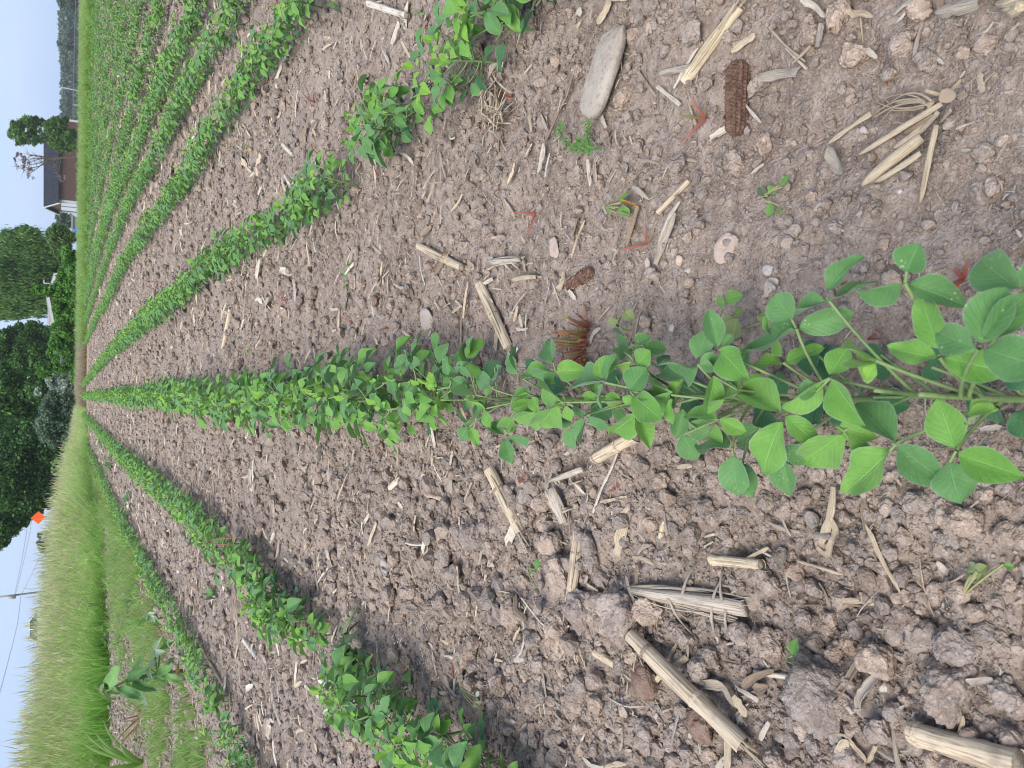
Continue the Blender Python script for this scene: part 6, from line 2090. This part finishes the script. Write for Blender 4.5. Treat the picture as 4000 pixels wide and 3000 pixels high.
# far wood on the right, fading into the air
r2 = np.random.RandomState(44)
wood = []
for i in range(70):
    y = -260 + i * 11.5 + r2.uniform(-4, 4)
    tp = 238 if y < 250 else 247
    wood.append((tp + 10 + r2.uniform(-3, 4), y, 12 + r2.uniform(-2, 5)))
    wood.append((268 + r2.uniform(-5, 5), y, 20))
    wood.append((292 + r2.uniform(-5, 5), y, 20))
o = leaf_cloud("far_wood", wood, 330, F_FAR, 170, 1.9, 45, 1.0)
tag(o, "distant hazy wood along the skyline behind the green field end", "wood", None, "stuff")
tree("far_tree", "dark tree crown at the picture border before the distant wood", 210, (306, 10), (270, 10), [(240, -10, 16), (262, 0, 18), (250, 22, 14), (275, 30, 16), (285, 5, 16), (238, 12, 10), (280, 45, 10), (262, -40, 24)], F_FAR, 380, 0.75, 0.35, 546)
tree("far_tree", "rounded darker treetop standing out of the distant wood", 250, (300, 172), (262, 172), [(238, 172, 12), (255, 165, 14), (250, 185, 12), (272, 175, 16)], F_FAR, 330, 0.8, 0.35, 547)
tree("roadside_shrub", "grey green shrub peeping over the tall grass beside the orange sign", 62, (220, 2120), (190, 2120), [(158, 2090, 10), (165, 2110, 12), (160, 2135, 12), (172, 2150, 12), (185, 2100, 20), (190, 2140, 20), (152, 2120, 8)], F_SILVERD, 260, 0.2, 0.08, 548, "shrub")
tree("lime_bush", "bright lime bush just over the grass bank under the huge dark tree", 34, (280, 1830), (240, 1830), [(212, 1810, 9), (215, 1830, 10), (222, 1850, 9), (225, 1800, 10), (235, 1830, 16), (208, 1845, 6)], LEAF[2], 130, 0.10, 0.04, 549, "bush", limbs=3)

# brown barn
M_SIDING = m_plain("brown_siding", (0.130, 0.075, 0.062), (0.155, 0.090, 0.074), 3, 0.8)
M_ROOF = m_plain("dark_metal_roof", (0.022, 0.023, 0.031), (0.032, 0.033, 0.043), 2, 0.8, 0, 0.08)
M_WHITE = m_plain("white_trim", (0.58, 0.57, 0.56), None, 1, 0.6)
M_DOORW = m_plain("white_door", (0.72, 0.75, 0.78), (0.66, 0.70, 0.74), 5, 0.55)
M_PALEW = m_plain("pale_siding", (0.36, 0.355, 0.35), (0.41, 0.405, 0.40), 3, 0.7)
M_PALER = m_plain("pale_roof", (0.26, 0.25, 0.25), (0.30, 0.29, 0.29), 3, 0.8)
M_DARKV = m_plain("dark_opening", (0.03, 0.03, 0.035), None, 1, 0.5)
def extrude_poly(mb, pts, thick):                          # a flat polygon given real thickness along its normal
    pts = [Vector(p) for p in pts]
    n = (pts[1] - pts[0]).cross(pts[2] - pts[0]).normalized() * thick
    k = len(pts)
    v = pts + [p + n for p in pts]
    f = [tuple(range(k))[::-1], tuple(range(k, 2 * k))]
    for i in range(k):
        f.append((i, (i + 1) % k, (i + 1) % k + k, i + k))
    mb.add(v, f)
def barn():
    D = 110
    fl = dep(226, 783, D)
    fr = dep(228, 464, D)
    x0, x1, ze = fl.x, fr.x, fl.z
    y0, y1 = D, D + 6.2
    zb = float(gz(np.array([x0]), np.array([y0]), False)[0]) - 0.1
    zr = dep(173, 803, D + 3.1).z
    ym = (y0 + y1) / 2
    e = empty("brown_barn", ((x0 + x1) / 2, ym, zb), "brown sided barn with a dark metal roof and white corner boards", "barn")
    mb = MB()
    mb.box((x0, y0, zb), (x1, y1, ze))
    extrude_poly(mb, [(x0 + .1, y0, ze), (x0 + .1, y1, ze), (x0 + .1, ym, zr - .12)], -0.1)
    extrude_poly(mb, [(x1 - .1, y0, ze), (x1 - .1, y1, ze), (x1 - .1, ym, zr - .12)], 0.1)
    mb.build("wall", M_SIDING, e, False)
    for s, ya in ((1, y0 - 0.35), (-1, y1 + 0.35)):
        mb = MB()
        dz = (zr - ze) / 3.1 * 0.35
        extrude_poly(mb, [(x0 - .35, ya, ze - dz), (x1 + .35, ya, ze - dz), (x1 + .35, ym, zr), (x0 - .35, ym, zr)], 0.09 * s)
        rf = mb.build("roof", M_ROOF, e, False)
        mb = MB()
        for k in range(1, 24):
            x = x0 - .35 + (x1 - x0 + .7) * k / 24
            p, q = Vector((x, ya, ze - dz + .10)), Vector((x, ym, zr + .10))
            mb.tube([p, q], 0.025, 4, False)
        mb.build("roof_seams", M_ROOF, rf, False)
        mb = MB()
        extrude_poly(mb, [(x0 - .43, ya, ze - dz - .12), (x0 - .43, ym, zr - .12), (x0 - .43, ym, zr + .10), (x0 - .43, ya, ze - dz + .10)], 0.07)
        mb.build("barge_board", M_WHITE, e, False)
    for k, (x, y) in enumerate(((x0, y0), (x1, y0), (x0, y1))):
        mb = MB()
        mb.box((x - .12, y - .05, zb), (x + .12, y + .14, ze - .05))
        mb.build("corner_board", M_WHITE, e, False)
    mb = MB()
    mb.box((x0, y0 - .10, ze - .14), (x1, y0 - .02, ze + .02))
    mb.build("gutter", M_DARKV, e, False)
    for ya, yb in ((y0 + .8, y0 + 2.6), (y0 + 3.3, y0 + 5.3)):
        mb = MB()
        mb.box((x0 - .06, ya, zb), (x0 - .002, yb, ze - .35))
        d = mb.build("door", M_DOORW, e, False)
        mb = MB()
        mb.box((x0 - .09, ya - .12, zb), (x0 - .003, ya - .01, ze - .25))
        mb.box((x0 - .09, yb + .01, zb), (x0 - .003, yb + .12, ze - .25))
        mb.box((x0 - .09, ya - .01, ze - .34), (x0 - .003, yb + .01, ze - .25))
        mb.build("frame", M_WHITE, d, False)
    mb = MB()
    for k in range(1, 14):
        z = zb + (ze - zb) * k / 14
        mb.box((x0 + .15, y0 - .025, z - .012), (x1 - .15, y0 - .002, z + .012))
    mb.build("lap_boards", M_SIDING, e, False)
barn()
def pale_house():
    D = 56
    a, b, c = dep(217, 1071, D), dep(187, 1166, D), dep(212, 1290, D)
    zb = -1.2
    yb = D + 8
    e = empty("pale_house", ((a.x + c.x) / 2, D + 3, zb), "pale sided house with crossing gables half hidden by the hedge", "house")
    mb = MB()
    mb.box((c.x + .25, D, zb), (a.x - .25, yb, min(a.z, c.z) - 0.15))
    extrude_poly(mb, [(a.x - .25, D + .15, min(a.z, c.z) - .15), (b.x, D + .15, b.z - .12), (c.x + .25, D + .15, min(a.z, c.z) - .15)], 0.14)
    mb.build("wall", M_PALEW, e, False)
    for p, q, s in ((a, b, 1), (b, c, 1)):
        mb = MB()
        extrude_poly(mb, [(p.x, D - .4, p.z), (p.x, yb, p.z), (q.x, yb, q.z), (q.x, D - .4, q.z)], 0.10 * s)
        mb.build("roof", M_PALER, e, False)
        mb = MB()
        extrude_poly(mb, [(p.x, D - .46, p.z - .10), (q.x, D - .46, q.z - .10), (q.x, D - .46, q.z + .07), (p.x, D - .46, p.z + .07)], 0.05)
        mb.build("barge_board", M_WHITE, e, False)
    # rear wing with lap boards, higher on the left
    l, r_, t = dep(210, 1272, D + 4), dep(207, 1165, D + 4), dep(186, 1206, D + 4)
    mb = MB()
    mb.box((l.x, D + 4, zb), (r_.x, D + 9, t.z - 0.35))
    extrude_poly(mb, [(l.x, D + 4.1, t.z - .36), (t.x, D + 4.1, t.z - .36), (t.x, D + 4.1, t.z), (l.x, D + 4.1, t.z)], -0.2)
    mb.build("wing_wall", M_PALEW, e, False)
    mb = MB()
    for k in range(9):
        z = t.z - 0.06 - k * 0.11
        mb.box((l.x + .02, D + 3.97, z - .012), (t.x, D + 3.998, z + .012))
    mb.build("lap_boards", M_WHITE, e, False)
    mb = MB()
    p, q = dep(208, 1166, D + 3.6), dep(195, 1203, D + 3.6)
    extrude_poly(mb, [(p.x, D + 3.6, p.z), (p.x, D + 9, p.z), (q.x, D + 9, q.z + .02), (q.x, D + 3.6, q.z + .02)], 0.09)
    mb.build("wing_roof", M_WHITE, e, False)
    v = dep(196, 1106, D + 2)
    t2 = dep(172, 1106, D + 2)
    t3 = dep(172, 1092, D + 2)
    mb = MB()
    mb.tube([Vector((v.x, v.y, v.z - .5)), t2, t2 + (t3 - t2) * 0.2, t3], 0.035, 6, True)
    mb.build("vent_pipe", M_WHITE, e)
    v, t2 = dep(190, 1230, D + 6), dep(166, 1230, D + 6)
    mb = MB()
    mb.tube([Vector((v.x, v.y, v.z - .3)), t2], 0.03, 6, True)
    mb.build("antenna_mast", M_PALEW, e)
    v, w_ = dep(213, 1288, D + 1), dep(213, 1312, D + 1)
    mb = MB()
    mb.tube([v, w_], 0.07, 6, True)
    mb.build("gutter", M_WHITE, e)
pale_house()
def shed():
    D = 85
    a, b = dep(281, 905, D), dep(281, 845, D)
    zb = a.z - 0.9
    e = empty("grey_shed", ((a.x + b.x) / 2, D + 1, zb), "low grey shed just over the grass beside the barn", "shed")
    mb = MB()
    mb.box((b.x - 1.7, D, zb), (b.x, D + 2.5, b.z - .1))
    mb.build("wall", M_PALEW, e, False)
    mb = MB()
    mb.box((b.x - 1.85, D - .15, b.z - .1), (b.x + .15, D + 2.65, b.z + .03))
    mb.build("roof", M_PALER, e, False)
    p = dep(285, 903, D - 8)
    q = dep(293, 886, D - 8)
    mb = MB()
    n = 8
    for i in range(n):                                     # sagging sheet over a heap
        pass
    mbx = MB()
    w = abs(q.x - p.x)
    pts, f = [], []
    for j in range(7):
        for i in range(9):
            u, v = i / 8, j / 6
            z = q.z - 1.0 + (p.z - q.z + 1.0) * (math.sin(math.pi * min(1, max(0, 0.12 + 0.76 * u))) ** 0.4) * (math.sin(math.pi * (0.12 + 0.76 * v)) ** 0.4) + 0.05 * math.sin(i * 2.3 + j)
            pts.append(Vector((min(p.x, q.x) + w * u, D - 8 + 1.4 * v, z)))
    for j in range(6):
        for i in range(8):
            a_ = j * 9 + i
            f.append((a_, a_ + 1, a_ + 10, a_ + 9))
    mbx.add(pts, f)
    o = mbx.build("blue_tarp", m_plain("blue_tarp_sheet", (0.03, 0.14, 0.55), (0.05, 0.20, 0.62), 2, 0.5))
    tag(o, "small bright blue tarp covered heap between barn and rounded tree", "tarp")
shed()
# orange sign
def sign():
    D = 44
    c = dep(150, 2022, D)
    s = 25 * mpp(c)
    base = Vector((c.x, c.y, float(gz(np.array([c.x]), np.array([c.y]), False)[0])))
    e = empty("orange_sign", base, "bright orange diamond road sign poking above the tall grass", "road sign")
    mb = MB()
    extrude_poly(mb, [(c.x + s, D, c.z), (c.x, D, c.z + s), (c.x - s, D, c.z), (c.x, D, c.z - s)], 0.02)
    m_ = NT("orange_sign_sheet")
    m_.col((0.95, 0.13, 0.02))
    m_.b.inputs["Roughness"].default_value = 0.5
    pn = mb.build("sign_panel", m_.m, e, False)
    mb = MB()
    k = s * 0.93
    for p, q in (((k, 0), (0, k)), ((0, k), (-k, 0)), ((-k, 0), (0, -k)), ((0, -k), (k, 0))):
        mb.tube([Vector((c.x + p[0], D - .035, c.z + p[1])), Vector((c.x + q[0], D - .035, c.z + q[1]))], 0.012, 4, True)
    mb.build("sign_border", M_DARKV, pn)
    mb = MB()
    mb.tube([base, Vector((c.x, D + .06, c.z + s * .5))], 0.03, 8, True)
    mb.build("post", M_PALEW, e)
    mb = MB()
    for dx in (-.6, .6):
        mb.tube([Vector((c.x, D + .06, base.z + .35)), Vector((c.x + dx, D + .3, base.z))], 0.02, 6, True)
    mb.build("stand_feet", M_PALEW, e)
sign()
M_POLE = m_plain("weathered_pole", (0.24, 0.21, 0.19), (0.32, 0.28, 0.26), 6, 0.85)
M_WIRE = m_plain("wire", (0.16, 0.16, 0.17), None, 1, 0.6)
def pole(top, bot, D, rad, label, arm=None, attach=None, mat=None):
    T, B0 = dep(top[0], top[1], D), dep(bot[0], bot[1], D)
    d = (B0 - T).normalized()
    B = B0 + d * 3.0
    e = empty("utility_pole", B, label, "utility pole")
    mb = MB()
    mb.tube([B, T], [rad * 1.15, rad * 0.85], 10, True)
    mb.build("pole", mat or M_POLE, e)
    if arm:
        c = dep(arm, (top[1] + (bot[1] - top[1]) * (arm - top[0]) / (bot[0] - top[0])), D)
        mb = MB()
        mb.box((c.x - .5, c.y - .14, c.z - .06), (c.x + .5, c.y - .02 - rad, c.z + .06))
        mb.build("cross_arm", mat or M_POLE, e, False)
    if attach:
        c = dep(attach[0], attach[1], D)
        mb = MB()
        mb.tube([c + Vector((-.12, -.3, -.4)), c + Vector((-.12, -.3, .4))], [0.2, 0.2], 10, True)
        mb.build("transformer", M_PALEW, e)
    return e
pole((-60, 2339), (155, 2313), 98, 0.105, "tall wooden utility pole standing behind the tall grass", attach=(45, 2326))
pole((237, 340), (312, 356), 170, 0.11, "slim pale utility pole before the distant wood", arm=243, mat=m_plain("pale_pole", (0.34, 0.34, 0.34), None, 1, 0.8))
pole((284, 408), (310, 412), 172, 0.10, "short pale utility post nearest the barn before the distant wood", arm=287, mat=m_plain("pale_post", (0.34, 0.34, 0.34), None, 1, 0.8))
def wire(pts, D, rad, label):
    P = [dep(x, y, d) for (x, y), d in zip(pts, D)]
    mb = MB()
    Q = []
    for i in range(len(P) - 1):
        for k in range(5):
            Q.append(P[i] + (P[i + 1] - P[i]) * (k / 5))
    mb.tube(Q + [P[-1]], rad, 5, False)
    tag(mb.build("power_line", M_WIRE), label, "power line")
wire([(57, 2326), (84, 2195), (104, 2080), (112, 2000)], [98, 90, 83, 78], 0.018, "upper wire running from the tall pole into the dark tree")
wire([(60, 2325), (92, 2195), (117, 2080), (127, 2000)], [98, 90, 83, 78], 0.018, "lower wire running from the tall pole into the dark tree")
wire([(82, 2328), (70, 2430), (50, 2515), (-20, 2780)], [98, 90, 82, 62], 0.018, "wire running from the tall pole over the grass bank")
wire([(84, 2322), (110, 2270), (128, 2235), (190, 2100)], [98, 97, 96, 92], 0.016, "slanting guy wire on the tall pole's sign side")
wire([(297, -60), (291, 200), (288, 352), (286, 470)], [172, 170, 169, 168], 0.07, "thin horizontal wire passing the slim pale pole")
# vehicle on the road beyond the grass
def vehicle():
    D = 118
    a, b = dep(112, 2498, D), dep(112, 2424, D)          # roof ends
    w0, w1 = dep(146, 2505, D), dep(145, 2392, D)
    zr, zw = a.z, w0.z
    zb = zw - 0.95
    y0, y1 = D, D + 1.8
    e = empty("parked_car", ((a.x + b.x) / 2, D + .9, zb - .3), "white roofed car with dark windows glimpsed over the tall grass", "car")
    mw = m_plain("white_car_paint", (0.75, 0.76, 0.78), None, 1, 0.25, 0, 0.5)
    mg = m_plain("car_glass", (0.02, 0.025, 0.03), None, 1, 0.1, 0, 0.5)
    mb = MB()
    mb.box((w0.x - .5, y0, zb), (w1.x + 1.2, y1, zw))
    mb.build("body", mw, e, False)
    mb = MB()
    v = [Vector(p) for p in ((w0.x, y0 + .05, zw), (w1.x, y0 + .05, zw), (w1.x, y1 - .05, zw), (w0.x, y1 - .05, zw), (a.x + .06, y0 + .2, zr - .12), (b.x - .06, y0 + .2, zr - .12), (b.x - .06, y1 - .2, zr - .12), (a.x + .06, y1 - .2, zr - .12))]
    mb.add(v, [(0, 3, 2, 1), (4, 5, 6, 7), (0, 1, 5, 4), (1, 2, 6, 5), (2, 3, 7, 6), (3, 0, 4, 7)])
    mb.build("window_band", mg, e, False)
    mb = MB()
    mb.box((a.x, y0 + .14, zr - .12), (b.x, y1 - .14, zr))
    mb.build("roof", mw, e, False)
    for (p0, p1) in (((b.x - .04, zr - .1), (w1.x + .04, zw + .02)), ((a.x + .04, zr - .1), (w0.x - .02, zw + .02)), (((a.x + b.x) / 2, zr - .1), ((a.x + b.x) / 2, zw + .02))):
        mb = MB()
        mb.tube([Vector((p0[0], y0 + .17, p0[1])), Vector((p1[0], y0 + .02, p1[1]))], 0.07, 6, True)
        mb.build("pillar", mw, e)
    for x in (w0.x + .4, w1.x + .2):
        for y in (y0 + .1, y1 - .1):
            mb = MB()
            mb.tube([Vector((x, y - .1, zb)), Vector((x, y + .1, zb))], 0.33, 16, True)
            mb.build("wheel", M_DARKV, e)
vehicle()

# the air, which fades the far wood
hz = MB()
hz.box((-440, -8, -14), (440, 715, 32))
M_HAZE = bpy.data.materials.new("haze_air")
M_HAZE.use_nodes = True
ht = M_HAZE.node_tree
ht.nodes.clear()
ho, hv = ht.nodes.new("ShaderNodeOutputMaterial"), ht.nodes.new("ShaderNodeVolumePrincipled")
hv.inputs["Color"].default_value = (0.88, 0.94, 1.0, 1)
hv.inputs["Density"].default_value = 0.00036
ht.links.new(hv.outputs[0], ho.inputs["Volume"])
tag(hz.build("haze", M_HAZE, None, False), "thin bluish summer haze in the air over the field", "haze", None, "stuff")
